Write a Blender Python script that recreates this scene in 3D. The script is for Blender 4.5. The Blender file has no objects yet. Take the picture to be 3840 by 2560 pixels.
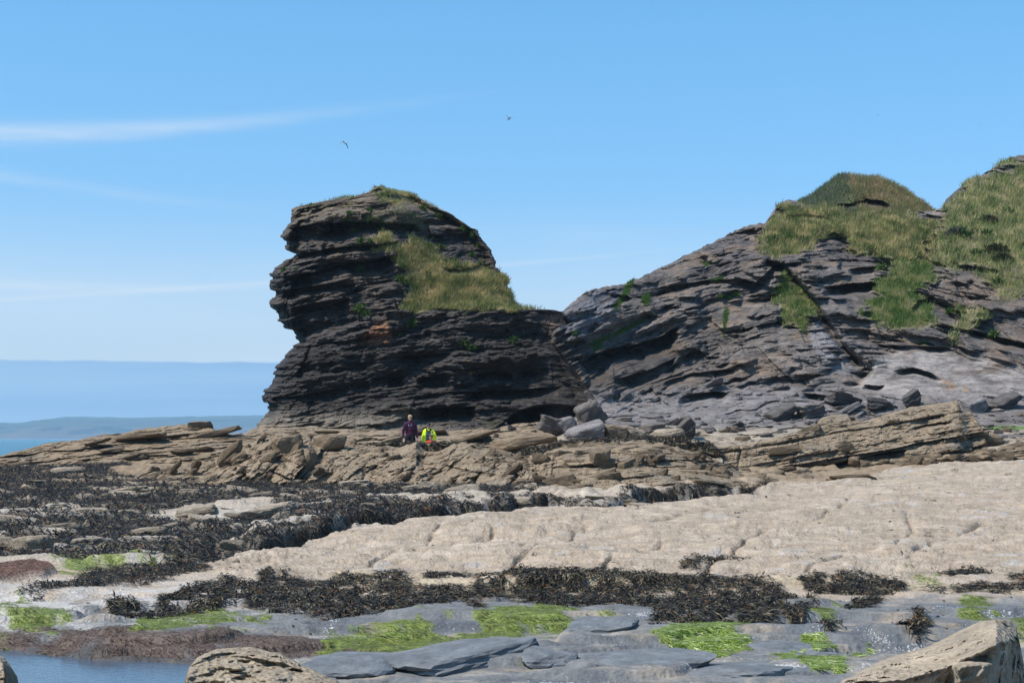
import bpy, bmesh, math, random
import numpy as np
from mathutils import Vector

# ------------------------------------------------------------------ camera, sky, sun
sc = bpy.context.scene
COL = sc.collection
F, CX, CY, HC = 6400.0, 1920.0, 1280.0, 2.5        # photo focal length and centre in px, eye height above the pool
PIT = math.atan(360.0 / F)
cp_, sp_ = math.cos(PIT), math.sin(PIT)
cam_d = bpy.data.cameras.new("camera")
cam = bpy.data.objects.new("camera", cam_d); COL.objects.link(cam)
cam.location = (0, 0, HC); cam.rotation_euler = (math.pi / 2 + PIT, 0, 0)
cam_d.sensor_width = 36.0; cam_d.lens = F / 3840.0 * 36.0
cam_d.clip_start = 0.5; cam_d.clip_end = 40000
sc.camera = cam

SUN = Vector((-0.58, -0.24, 0.90)).normalized()
el = math.asin(SUN.z); az = math.atan2(SUN.x, SUN.y)
w = bpy.data.worlds.new("World"); sc.world = w; w.use_nodes = True
nt = w.node_tree; nt.nodes.clear()


class NB:
    """small node-building helper"""
    def __init__(s, tree): s.t = tree
    def n(s, typ, **kw):
        nd = s.t.nodes.new(typ)
        for k, v in kw.items(): setattr(nd, k, v)
        return nd
    def set(s, sock, v):
        if hasattr(v, 'is_output'): s.t.links.new(v, sock)
        elif v is not None: sock.default_value = v
    def m(s, op, a, b=None, c=None, clamp=False):
        nd = s.n('ShaderNodeMath', operation=op, use_clamp=clamp)
        s.set(nd.inputs[0], a); s.set(nd.inputs[1], b)
        if c is not None: s.set(nd.inputs[2], c)
        return nd.outputs[0]
    def noise(s, vec, scale, detail=4, rough=.55, dist=0):
        nd = s.n('ShaderNodeTexNoise'); s.set(nd.inputs['Vector'], vec)
        nd.inputs['Scale'].default_value = scale; nd.inputs['Detail'].default_value = detail
        nd.inputs['Roughness'].default_value = rough; nd.inputs['Distortion'].default_value = dist
        return nd.outputs['Fac']
    def mapping(s, vec, scale=(1, 1, 1), rot=(0, 0, 0)):
        nd = s.n('ShaderNodeMapping'); s.set(nd.inputs['Vector'], vec)
        nd.inputs['Scale'].default_value = scale; nd.inputs['Rotation'].default_value = rot
        return nd.outputs[0]
    def mix(s, fac, a, b, mode='MIX'):
        nd = s.n('ShaderNodeMix', data_type='RGBA', blend_type=mode)
        s.set(nd.inputs[0], fac); s.set(nd.inputs[6], a); s.set(nd.inputs[7], b)
        return nd.outputs[2]
    def rng(s, v, a, b, c=0., d=1., smooth=True):
        nd = s.n('ShaderNodeMapRange', interpolation_type='SMOOTHSTEP' if smooth else 'LINEAR')
        s.set(nd.inputs[0], v)
        for i, q in enumerate((a, b, c, d)): s.set(nd.inputs[i + 1], q)
        return nd.outputs[0]


g = NB(nt)
sky = g.n('ShaderNodeTexSky', sky_type='NISHITA')
sky.sun_disc = False; sky.sun_elevation = el; sky.sun_rotation = az
sky.altitude = 0; sky.air_density = 1.0; sky.dust_density = 0.6; sky.ozone_density = 2.5
tc = g.n('ShaderNodeTexCoord').outputs['Generated']
sep = g.n('ShaderNodeSeparateXYZ'); nt.links.new(tc, sep.inputs[0])
sx, sy, sz = sep.outputs
azn = g.m('ARCTAN2', sx, sy)
eln = g.m('ARCSINE', sz)
cv = g.n('ShaderNodeCombineXYZ'); nt.links.new(azn, cv.inputs[0]); nt.links.new(eln, cv.inputs[1])
ae = cv.outputs[0]
# sea air: bluer towards the horizon than the plain model sky
airt = g.mix(g.rng(eln, .0, .27, smooth=False), (.66, .78, 1.06, 1), (.64, 1.14, 1.30, 1))
skyb = g.mix(1., sky.outputs[0], airt, 'MULTIPLY')
WHITE = (5.0, 5.75, 6.6, 1)
# thin high haze, contrail and streaks of cirrus
n1 = g.noise(g.mapping(ae, (7, 60, 1)), 1.0, 5, .6)
n2 = g.noise(g.mapping(ae, (3, 22, 1), (0, 0, .05)), 1.3, 4, .5)


def streak(e0, slope, curve, width, a0, a1, amt):
    d = g.m('ADD', azn, .3)
    line = g.m('ADD', g.m('ADD', g.m('MULTIPLY', d, slope), g.m('MULTIPLY', g.m('MULTIPLY', d, d), curve)), e0)
    dd = g.m('SUBTRACT', eln, line)
    dd = g.m('ADD', dd, g.m('MULTIPLY', g.m('SUBTRACT', n1, .5), width * 1.3))
    wd = g.rng(azn, a0, a1, width, width * .35, False)
    q = g.m('DIVIDE', dd, wd)
    ga = g.m('POWER', 2.718, g.m('MULTIPLY', g.m('MULTIPLY', q, q), -1.))
    fade = g.rng(azn, a0, a1, 1., 0.)
    return g.m('MULTIPLY', g.m('MULTIPLY', g.m('MULTIPLY', ga, fade), amt), g.rng(n1, .25, .7, .35, 1.))


c1 = streak(.1698, .0635, .158, .0058, -.36, 0.03, .80)
c2 = streak(.147, -.10, .0, .0050, -.40, -.06, .30)
c3 = streak(.0860, -.02, .13, .0035, -.36, -.06, .45)
c4 = streak(.0765, .083, 0., .0016, -.02, .14, .30)
c3 = g.m('ADD', c3, c4)
c5 = streak(.126, -.02, 0., .0060, .02, .16, .10)
c3 = g.m('ADD', c3, g.m('MULTIPLY', c5, g.rng(azn, .0, .04)))
low = g.m('MULTIPLY', g.rng(eln, .03, .15, 1., 0.), g.rng(n2, .3, .75, .60, .92))
cl = g.m('ADD', g.m('ADD', c1, c2), g.m('ADD', c3, low), clamp=True)
skyc = g.mix(cl, skyb, WHITE)
# a low bank of sea fog along the horizon, its top gently uneven
top = g.m('ADD', .0435, g.m('MULTIPLY', g.m('SUBTRACT', g.noise(g.mapping(ae, (30, 0, 1)), 1.0, 5, .6), .5), .0035))
bank = g.rng(g.m('SUBTRACT', eln, top), -.0007, .0007, 1., 0.)
bn = g.rng(g.noise(g.mapping(ae, (3, 55, 1)), 1.4, 3, .5), .35, .65, 0, 1)
bankc = g.mix(bn, (2.0, 3.55, 5.6, 1), (2.6, 4.05, 5.8, 1))
skyc = g.mix(bank, skyc, bankc)
bg = g.n('ShaderNodeBackground'); bg.inputs['Strength'].default_value = 0.145
nt.links.new(skyc, bg.inputs['Color'])
wo = g.n('ShaderNodeOutputWorld'); nt.links.new(bg.outputs[0], wo.inputs['Surface'])

sl = bpy.data.lights.new("sun", 'SUN'); sl.energy = 5.0; sl.angle = math.radians(.53); sl.color = (1, .93, .83)
so = bpy.data.objects.new("sun", sl); COL.objects.link(so)
so.rotation_euler = (-SUN).to_track_quat('-Z', 'Y').to_euler(); so.location = (-60, -40, 100)
sc.view_settings.view_transform = 'Standard'; sc.view_settings.look = 'None'
sc.cycles.volume_bounces = 1; sc.cycles.max_bounces = 6
sc.view_settings.exposure = 0.0; sc.view_settings.gamma = 1.0

# ------------------------------------------------------------------ numeric helpers
RNG = np.random.default_rng(7)
f32 = np.float32


def unproj(px, r, y):
    """photo pixel + forward distance -> point in the place"""
    u = (np.asarray(px, float) - CX) / F; v = (CY - np.asarray(r, float)) / F
    fw = cp_ - v * sp_; up = sp_ + v * cp_
    y = np.asarray(y, float)
    return np.stack(np.broadcast_arrays(u / fw * y, y, HC + up / fw * y), -1)


def proj(P):
    x, y, z = P[..., 0], P[..., 1], P[..., 2] - HC
    f = y * cp_ + z * sp_; up = -y * sp_ + z * cp_
    return CX + F * x / f, CY - F * up / f


def hsh(a, b=0, c=0, seed=0):
    with np.errstate(over='ignore'):
        h = (np.asarray(a).astype(np.int64) * 374761393 + np.asarray(b).astype(np.int64) * 668265263
             + np.asarray(c).astype(np.int64) * 2147483647 + seed * 974634777) & 0xFFFFFFFF
        h = ((h ^ (h >> 13)) * 1274126177) & 0xFFFFFFFF
        h = ((h ^ (h >> 16)) * 2246822519) & 0xFFFFFFFF
        return ((h ^ (h >> 15)) & 0xFFFFFF).astype(f32) / f32(0xFFFFFF)


_pr = np.random.default_rng(3)
PERM = np.concatenate([_pr.permutation(256)] * 3).astype(np.int32)
GR = _pr.normal(size=(256, 3)).astype(f32); GR /= np.linalg.norm(GR, axis=1)[:, None]


def pnoise(P, seed=0):
    P = np.asarray(P, f32) + f32(seed * 17.31)
    i = np.floor(P).astype(np.int32); f = (P - i).astype(f32); i &= 255
    u = f * f * f * (f * (f * 6 - 15) + 10)
    X, Y, Z = i[..., 0], i[..., 1], i[..., 2]
    fx, fy, fz = f[..., 0], f[..., 1], f[..., 2]
    ux, uy, uz = u[..., 0], u[..., 1], u[..., 2]

    def gd(dx, dy, dz):
        gi = GR[PERM[PERM[PERM[(X + dx) & 255] + ((Y + dy) & 255)] + ((Z + dz) & 255)]]
        return gi[..., 0] * (fx - dx) + gi[..., 1] * (fy - dy) + gi[..., 2] * (fz - dz)
    x00 = gd(0, 0, 0); x00 += ux * (gd(1, 0, 0) - x00)
    x10 = gd(0, 1, 0); x10 += ux * (gd(1, 1, 0) - x10)
    x00 += uy * (x10 - x00)
    x01 = gd(0, 0, 1); x01 += ux * (gd(1, 0, 1) - x01)
    x11 = gd(0, 1, 1); x11 += ux * (gd(1, 1, 1) - x11)
    x01 += uy * (x11 - x01)
    return (x00 + uz * (x01 - x00)) * f32(1.5)


def fbm(P, oct=4, seed=0, gain=.5, lac=2.03):
    P = np.asarray(P, f32); a, s, t = 1., 0., 0.
    for k in range(oct):
        s = s + a * pnoise(P, seed + k * 5); t += a; a *= gain; P = P * f32(lac)
    return s / t


def ridged(P, oct=3, seed=0):
    P = np.asarray(P, f32); a, s, t = 1., 0., 0.
    for k in range(oct):
        s = s + a * (1 - np.abs(pnoise(P, seed + k * 5)) * 2); t += a; a *= .5; P = P * f32(2.1)
    return s / t


def sc3(P, s): return np.asarray(P, f32) * np.asarray(s, f32)


def ss(a, b, x):
    t = np.clip((x - a) / (b - a), 0, 1); return t * t * (3 - 2 * t)


def lerp(a, b, t): return a + (b - a) * t


def mixc(c, col, m):
    return c + (np.asarray(col, f32) - c) * np.asarray(m)[..., None]


def seg_dist(px, r, line):
    """distance to a polyline, and signed vertical offset (r minus line) where inside its x range"""
    d = np.full(px.shape, 1e9, f32)
    for (x0, y0), (x1, y1) in zip(line[:-1], line[1:]):
        vx, vy = x1 - x0, y1 - y0
        t = np.clip(((px - x0) * vx + (r - y0) * vy) / (vx * vx + vy * vy + 1e-9), 0, 1)
        d = np.minimum(d, np.hypot(px - x0 - t * vx, r - y0 - t * vy))
    return d


def inside(px, r, poly):
    c = np.zeros(px.shape, bool)
    n = len(poly)
    for i in range(n):
        x0, y0 = poly[i]; x1, y1 = poly[(i + 1) % n]
        if y0 == y1: continue
        c ^= ((y0 > r) != (y1 > r)) & (px < (x1 - x0) * (r - y0) / (y1 - y0) + x0)
    return c


def sdp(px, r, poly):
    """signed distance to polygon in photo px: positive inside"""
    d = seg_dist(px, r, list(poly) + [poly[0]])
    return np.where(inside(px, r, poly), d, -d)


def under(px, r, line, depth, width, soft=6):
    """recess below a polyline (x ascending): 1 just below, fading over `width` px; tapering at the ends"""
    xs = [p[0] for p in line]; ys = [p[1] for p in line]
    off = r - np.interp(px, xs, ys)
    m = ss(-soft, 0, off) * (1 - ss(width * .25, width, off))
    e = min(40, (xs[-1] - xs[0]) * .25)
    m = m * ss(xs[0] - 2, xs[0] + e, px) * (1 - ss(xs[-1] - e, xs[-1] + 2, px))
    return -depth * m


def table(x, pts):
    return np.interp(x, [p[0] for p in pts], [p[1] for p in pts])


def strata(b, s, layers, seed=0):
    """stepped relief of rock beds: b across the bedding (m), s along it (m)"""
    d = np.zeros(b.shape, f32); tone = np.zeros(b.shape, f32)
    for j, (t, amp, L, aj, gr) in enumerate(layers):
        sd = seed + j * 11
        bw = b / t + .45 * np.sin(b / t * 1.7 + sd) * .5
        k = np.floor(bw); f = bw - k
        h = hsh(k, seed=sd)
        sj = (s + .35 * np.sin(b * 2.3 / L + k * 1.7) * L * .5) / (L * (.5 + hsh(k, seed=sd + 1))) + 37 * hsh(k, seed=sd + 2)
        c = np.floor(sj); q = sj - c
        h2 = hsh(k, c, seed=sd + 3)
        eb = np.minimum(f, 1 - f) * t; es = np.minimum(q, 1 - q) * L
        d += amp * (h * 2 - 1) + aj * (h2 * 2 - 1)
        if gr: d -= gr * (np.exp(-(eb / (.09 * t + .01)) ** 2) * (.4 + .6 * h2) + .8 * np.exp(-(es / (.06 * t + .02)) ** 2) * (h2 > .35))
        tone += (h - .5 + .5 * (h2 - .5)) / (j + 1)
    return d, tone


def broken(P, b, s, f=(.55, 2.4), amp=.5, steps=5., seed=0, gain=.56):
    """irregular broken ledges: noise stretched along the bedding, cut into sharp steps"""
    q = np.stack([s * f[0], P[..., 1] * f[0] * .6, b * f[1]], -1)
    n = fbm(q, 5, seed, gain)
    t = n * steps
    k = np.floor(t)
    st = (k + ss(.62, .98, t - k)) / steps
    return amp * (st * .75 + n * .25) * 2, n


# ------------------------------------------------------------------ mesh helpers
def make_obj(name, V, faces, mat, cols=None, parent=None, smooth=True, origin=None):
    V = np.asarray(V, f32).reshape(-1, 3)
    me = bpy.data.meshes.new(name)
    o = bpy.data.objects.new(name, me)
    wo_ = np.zeros(3, f32) if origin is None else np.asarray(origin, f32)
    V = V - wo_
    faces = [np.asarray(q, np.int32) for q in (faces if isinstance(faces, list) else [faces])]
    nl = sum(q.size for q in faces); npoly = sum(len(q) for q in faces)
    me.vertices.add(len(V)); me.vertices.foreach_set('co', V.ravel())
    me.loops.add(nl); me.polygons.add(npoly)
    me.loops.foreach_set('vertex_index', np.concatenate([q.ravel() for q in faces]))
    tot = np.concatenate([np.full(len(q), q.shape[1], np.int32) for q in faces])
    st = np.concatenate([[0], np.cumsum(tot)[:-1]]).astype(np.int32)
    me.polygons.foreach_set('loop_start', st); me.polygons.foreach_set('loop_total', tot)
    me.polygons.foreach_set('use_smooth', np.full(npoly, smooth))
    if cols is not None:
        at = me.color_attributes.new('Col', 'FLOAT_COLOR', 'POINT')
        c = np.zeros((len(V), 4), f32); cols = np.asarray(cols); c[:, :cols.shape[-1]] = np.clip(cols.reshape(-1, cols.shape[-1]), 0, 1)
        at.data.foreach_set('color', c.ravel())
    me.update(calc_edges=True); me.validate()
    me.materials.append(mat)
    COL.objects.link(o)
    if parent is not None:
        o.parent = parent
        o.location = Vector(wo_.tolist()) - parent.location
    else:
        o.location = wo_.tolist()
    return o


def grid_faces(nc, nr):
    i = np.arange(nc * nr).reshape(nc, nr)
    return np.stack([i[:-1, :-1], i[1:, :-1], i[1:, 1:], i[:-1, 1:]], -1).reshape(-1, 4)


def grid_normals(P):
    a = np.gradient(P, axis=0); b = np.gradient(P, axis=1)
    n = np.cross(a, b); n /= np.linalg.norm(n, axis=-1, keepdims=True) + 1e-9
    return n


def tag(o, label=None, cat=None, group=None, kind=None):
    if label: o['label'] = label
    if cat: o['category'] = cat
    if group: o['group'] = group
    if kind: o['kind'] = kind
    return o


def empty(name, loc):
    o = bpy.data.objects.new(name, None); COL.objects.link(o); o.location = loc
    o.empty_display_size = .2
    return o


# ------------------------------------------------------------------ materials
def mat_rock(name, stretch=(1, 1, 1), rot=0., fine=9., bump=.05, var=.5, rough=.9, spec=.25, pits=0., speck=(.5, .49, .48), dark=0., bumpattr=False):
    m = bpy.data.materials.new(name); m.use_nodes = True
    t = m.node_tree; t.nodes.clear(); g = NB(t)
    atn = g.n('ShaderNodeAttribute', attribute_name='Col'); at = atn.outputs['Color']
    co = g.n('ShaderNodeTexCoord').outputs['Object']
    mp = g.mapping(co, stretch, (0, rot, 0))
    a = g.noise(mp, fine * .35, 6, .62, .3)
    b = g.noise(mp, fine, 6, .65)
    c = g.noise(co, fine * 4.5, 3, .6)
    k = g.m('ADD', g.m('MULTIPLY', a, .45), g.m('ADD', g.m('MULTIPLY', b, .35), g.m('MULTIPLY', c, .2)))
    fac = g.rng(k, .34, .66, 1 - var, 1 + var, False)
    # pale barnacle specks where the surface carries them
    spn = g.m('ADD', g.m('MULTIPLY', g.noise(g.mapping(co, (1, .4, 1)), 38, 2, .6), .62), g.m('MULTIPLY', g.noise(g.mapping(co, (1, .35, 1)), 3.2, 4, .6), .38))
    spk = g.m('MULTIPLY', g.rng(spn, g.m('SUBTRACT', .70, g.m('MULTIPLY', atn.outputs['Alpha'], .34)), g.m('SUBTRACT', .74, g.m('MULTIPLY', atn.outputs['Alpha'], .34))), g.rng(atn.outputs['Alpha'], 0, .15))
    at = g.mix(spk, at, (*speck, 1))
    if dark:
        dk = g.noise(g.mapping(co, (1, 1.5, 1), (0, 0, .45)), 1.1, 6, .60, .8)
        ln_ = g.m('ABSOLUTE', g.m('SUBTRACT', dk, .5))
        at = g.mix(g.m('MULTIPLY', g.rng(ln_, 0, .010, 1., 0.), g.m('MULTIPLY', dark, g.rng(g.noise(co, .45, 2, .5), .42, .62))), at, (.14, .105, .075, 1))
    cmb = g.n('ShaderNodeCombineColor')
    for i in range(3): t.links.new(fac, cmb.inputs[i])
    mx = g.mix(1., at, cmb.outputs[0], 'MULTIPLY')
    h = k
    if pits:
        vo = g.n('ShaderNodeTexVoronoi'); vo.inputs['Scale'].default_value = fine * 3
        t.links.new(mp, vo.inputs['Vector'])
        h = g.m('ADD', h, g.m('MULTIPLY', vo.outputs['Distance'], pits))
    bp = g.n('ShaderNodeBump'); bp.inputs['Strength'].default_value = 1.0; bp.inputs['Distance'].default_value = bump
    if bumpattr: t.links.new(g.n('ShaderNodeAttribute', attribute_name='Bmp').outputs['Fac'], bp.inputs['Strength'])
    t.links.new(h, bp.inputs['Height'])
    p = g.n('ShaderNodeBsdfPrincipled'); p.inputs['Roughness'].default_value = rough
    p.inputs['Specular IOR Level'].default_value = spec
    t.links.new(mx, p.inputs['Base Color']); t.links.new(bp.outputs[0], p.inputs['Normal'])
    o = g.n('ShaderNodeOutputMaterial'); t.links.new(p.outputs[0], o.inputs['Surface'])
    return m


def mat_attr(name, rough=.7, spec=.3, trans=0., var=.0, sheen=0):
    m = bpy.data.materials.new(name); m.use_nodes = True
    t = m.node_tree; p = t.nodes['Principled BSDF']; g = NB(t)
    at = g.n('ShaderNodeAttribute', attribute_name='Col').outputs['Color']
    if var:
        co = g.n('ShaderNodeTexCoord').outputs['Object']
        fac = g.rng(g.noise(co, 14, 4), .3, .7, 1 - var, 1 + var, False)
        cmb = g.n('ShaderNodeCombineColor')
        for i in range(3): t.links.new(fac, cmb.inputs[i])
        at = g.mix(1., at, cmb.outputs[0], 'MULTIPLY')
    t.links.new(at, p.inputs['Base Color'])
    p.inputs['Roughness'].default_value = rough; p.inputs['Specular IOR Level'].default_value = spec
    if trans:
        tr = g.n('ShaderNodeBsdfTranslucent'); t.links.new(at, tr.inputs[0])
        mxs = g.n('ShaderNodeMixShader'); mxs.inputs[0].default_value = trans
        t.links.new(p.outputs[0], mxs.inputs[1]); t.links.new(tr.outputs[0], mxs.inputs[2])
        t.links.new(mxs.outputs[0], t.nodes['Material Output'].inputs['Surface'])
    return m


def mat_flat(name, col, rough=.7, spec=.3, nscale=30, var=.15, bump=.0):
    m = bpy.data.materials.new(name); m.use_nodes = True
    t = m.node_tree; p = t.nodes['Principled BSDF']; g = NB(t)
    co = g.n('ShaderNodeTexCoord').outputs['Object']
    n = g.noise(co, nscale, 4)
    c = [min(1, q * (1 - var)) for q in col], [min(1, q * (1 + var)) for q in col]
    t.links.new(g.mix(n, (*c[0], 1), (*c[1], 1)), p.inputs['Base Color'])
    p.inputs['Roughness'].default_value = rough; p.inputs['Specular IOR Level'].default_value = spec
    if bump:
        bp = g.n('ShaderNodeBump'); bp.inputs['Distance'].default_value = bump
        t.links.new(n, bp.inputs['Height']); t.links.new(bp.outputs[0], p.inputs['Normal'])
    return m


M_CLIFF = mat_rock('slate_cliff', (1, 1, 5), .0, 3.2, .20, .75, .8, .35)
M_CLIFF2 = mat_rock('folded_slate', (1, 1, 4), -.15, 3.0, .20, .7, .8, .35)
M_SHORE = mat_rock('foreshore_rock', (1, 1.3, 1), 0, 6.0, .055, .40, .92, .15, pits=.35, dark=.8, bumpattr=True)
M_LEDGE = mat_rock('brown_bedded_rock', (1, 1, 3), -.12, 4.5, .12, .6, .92, .2, pits=.2)
M_RIDGE = mat_rock('barnacled_brown_rock', (1, 1, 1.6), -.12, 6.0, .11, .6, .95, .15, pits=.35)
M_NEAR = mat_rock('near_boulder_rock', (1, 1, 1), 0, 6.0, .07, .5, .95, .12, pits=.5)
M_SLATE = mat_rock('wet_slate', (1, 1, 1), 0, 4.0, .05, .55, .7, .3)
M_WEED = mat_attr('bladder_wrack', .55, .14, .0)
M_ALGA = mat_attr('green_alga', .5, .25, .2)
M_GRASS = mat_attr('grass_blades', .8, .1, .3)
M_EARTH = mat_rock('turf_and_earth', (1, 1, 1), 0, 4.0, .12, .5, .95, .1)


# ------------------------------------------------------------------ relief sheets (rock faces) and scattering
class Relief:
    pass


def relief(px, base_r, crest_r, nr, yfn, disp, colfn, jag=5., back=3., drop=2.5, rnd=25., rnd_m=1.2, seed=1, jagscale=.03, skirt=.7):
    """rock face: columns at photo px, rows from base to crest, yfn gives distance; disp (m) comes towards the viewer"""
    px = np.asarray(px, float); nc = len(px)
    cr = crest_r(px)
    if jag:
        q = np.stack([px * jagscale, px * 0, px * 0], -1)
        cr = cr + jag * fbm(q, 4, seed) * 1.6
    br = base_r(px)
    t = np.linspace(0, 1, nr)
    R = br[:, None] + (cr - br)[:, None] * t[None, :]
    PX = np.repeat(px[:, None], nr, 1)
    Y = yfn(PX, R)
    k = np.clip((R - cr[:, None]) / rnd, 0, 1)
    Y = Y + rnd_m * (1 - np.sqrt(np.clip(1 - (1 - k) ** 2, 0, 1)))
    P = unproj(PX, R, Y)
    d, info = disp(P, PX, R)
    Y2 = Y - d
    P = unproj(PX, R, Y2)
    N = -grid_normals(P)
    flip = N[..., 1].mean() > 0
    if flip: N = -N
    C = colfn(P, PX, R, N, info)
    # back of the mass, out of sight from here
    bk = []
    for q in (.12, .4, 1.0):
        b = P[:, -1].copy(); b[:, 1] += back * q; b[:, 2] -= drop * q * q
        bk.append(b)
    bk[-1][:, 2] = np.minimum(bk[-1][:, 2], P[:, 0, 2])
    sk = P[:, :1].copy(); sk[..., 2] -= skirt; sk[..., 1] -= .1 * skirt
    Pb = np.concatenate([sk, P, np.stack(bk, 1)], 1)
    Cb = np.concatenate([C[:, :1], C, np.repeat(C[:, -1:], 3, 1)], 1)
    rl = Relief(); rl.P, rl.N, rl.PX, rl.R, rl.C, rl.Y = P, N, PX, R, C, Y2
    rl.V, rl.VC = Pb, Cb
    fc = grid_faces(nc, nr + 4)
    rl.F = fc[:, ::-1] if not flip else fc
    return rl


def sample(rl, mask, n, rng):
    """n random points on a relief, weighted by mask*area"""
    P = rl.P
    a = np.linalg.norm(np.cross(P[1:, :-1] - P[:-1, :-1], P[:-1, 1:] - P[:-1, :-1]), axis=-1)
    a = np.minimum(a, np.percentile(a, 98))
    wgt = (a * mask[:-1, :-1]).ravel(); s = wgt.sum()
    if s <= 0: return None
    idx = rng.choice(len(wgt), n, p=wgt / s)
    i, j = np.divmod(idx, P.shape[1] - 1)
    u, v = rng.random((2, n, 1))
    pt = P[i, j] * (1 - u) * (1 - v) + P[i + 1, j] * u * (1 - v) + P[i, j + 1] * (1 - u) * v + P[i + 1, j + 1] * u * v
    return pt, rl.N[i, j], rl.C[i, j], i, j, s


def norm(v): return v / (np.linalg.norm(v, axis=-1, keepdims=True) + 1e-9)


def strips(P, T, N, L, W, lift, cols, rng, tip=.35, seg=2, droop=0.):
    """ribbons: base P, direction T, surface normal N"""
    n = len(P); S = norm(np.cross(N, T))
    V = np.zeros((n, seg + 1, 2, 3), f32)
    bend = (rng.random((n, 1)) - .5) * .9
    for k in range(seg + 1):
        q = k / seg
        c = P + T * (L * q)[:, None] + N * (lift * np.sin(q * 2.4))[:, None] + S * (bend * L[:, None] * q * q)
        c[:, 2] -= droop * (L * q * q)
        wd = (W * (1 - (1 - tip) * q) * .5)[:, None]
        V[:, k, 0] = c - S * wd; V[:, k, 1] = c + S * wd
    i = np.arange(n * (seg + 1) * 2).reshape(n, seg + 1, 2)
    Fq = np.stack([i[:, :-1, 0], i[:, :-1, 1], i[:, 1:, 1], i[:, 1:, 0]], -1).reshape(-1, 4)
    Cc = np.repeat(cols[:, None, :], (seg + 1) * 2, 1)
    return V.reshape(-1, 3), Fq, Cc.reshape(-1, 3)


def tang(N, rng, bias=None, amt=0.):
    r = rng.normal(size=N.shape)
    if bias is not None: r = r + np.asarray(bias) * amt
    return norm(r - (r * N).sum(-1, keepdims=True) * N)


def pick(pal, n, rng, p=None, jit=.25):
    pal = np.asarray(pal, f32)
    c = pal[rng.choice(len(pal), n, p=p)]
    return c * (1 + (rng.random((n, 1)) - .5) * 2 * jit)


WEED_PAL = [(.010, .009, .009), (.020, .017, .014), (.045, .037, .025), (.10, .082, .045), (.14, .062, .022), (.22, .18, .11)]
WEED_P = [.26, .26, .22, .14, .05, .07]


def weed(name, rl, mask, n, L, W, label, seed, lift=.28, seg=2, parent=None, droop=.15, pal=WEED_PAL, pp=WEED_P, raise_=.05):
    rng = np.random.default_rng(seed)
    s = sample(rl, mask, n, rng)
    if s is None: return None
    P, N, _, i, j, _ = s
    N = norm(N + np.array([0, 0, .6]) + rng.normal(0, .28, N.shape))
    th = 3.2 * fbm(P * [.8, .5, 0], 2, seed + 3) + rng.normal(0, .75, n) - 1.2
    T = np.stack([np.cos(th), np.sin(th), -.15 + 0 * th], -1); T = norm(T - (T * N).sum(-1, keepdims=True) * N)
    lump = np.clip(fbm(P * 2.2, 3, seed), -.4, .6)
    P = P + N * (np.clip(lump + .25, 0, 1) * raise_ * 1.5)[:, None]
    ln = L * (.45 + 1.1 * rng.random(n)); wd = W * (.5 + rng.random(n))
    P = P + N * (rng.random(n) * raise_)[:, None]
    V, Fq, C = strips(P, T, N, ln, wd, ln * lift * rng.random(n), pick(pal, n, rng, pp), rng, droop=droop, seg=seg)
    o = make_obj(name, V, Fq, M_WEED, C, parent, smooth=True, origin=P.mean(0) * [1, 1, 0] + [0, 0, P[:, 2].min()] if parent is None else None)
    tag(o, label, 'seaweed' if parent is None else None, kind='stuff')
    return o


GRASS_PAL = [(.60, .48, .24), (.48, .40, .18), (.34, .32, .12), (.20, .25, .07), (.40, .31, .17), (.13, .17, .05)]


def grass(name, rl, mask, n, H, W, parent, seed, pal=GRASS_PAL, p=None, label=None, lean=(.25, -.2, 0)):
    rng = np.random.default_rng(seed)
    s = sample(rl, mask, n, rng)
    if s is None: return None
    P, N, _, i, j, _ = s
    # tone of each blade follows clumps, so greens and straws gather in tussocks
    nz = fbm(P * 1.1, 3, seed) + .35 * fbm(P * 4., 2, seed + 9)
    order = np.asarray(pal, f32)
    k = np.clip(((nz * 1.5 + .5) * len(pal) + rng.normal(0, 1.0, n)), 0, len(pal) - 1).astype(int)
    cols = order[k] * (1 + (rng.random((n, 1)) - .5) * .6)
    up = norm(np.array([0, 0, 1.]) + N * .55 + np.asarray(lean) + rng.normal(0, .33, (n, 3)))
    Nn = norm(rng.normal(size=(n, 3)) + np.array([0, -1.2, .2]))
    Nn = norm(Nn - (Nn * up).sum(-1, keepdims=True) * up)
    ln = H * (.5 + rng.random(n)) * (1 + .6 * np.clip(nz, -.5, .8)); wd = W * (.6 + .8 * rng.random(n))
    V, Fq, C = strips(P - up * (ln * .15)[:, None], up, Nn, ln, wd, ln * .25 * (rng.random(n) - .3), cols, rng, tip=.15, seg=1)
    o = make_obj(name, V, Fq, M_GRASS, C, parent, smooth=True)
    tag(o, label, kind='stuff')
    return o


def lookup_y(rl, px, r):
    d = (rl.PX - px) ** 2 + (rl.R - r) ** 2
    return rl.Y.ravel()[int(np.argmin(d))]


# ------------------------------------------------------------------ the foreshore sheet
def zramp(y): return .0339 * (y - 18.)
def yramp(r): return 3.11 / (.0339 + (np.asarray(r, float) - 1640.) / F)


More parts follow.
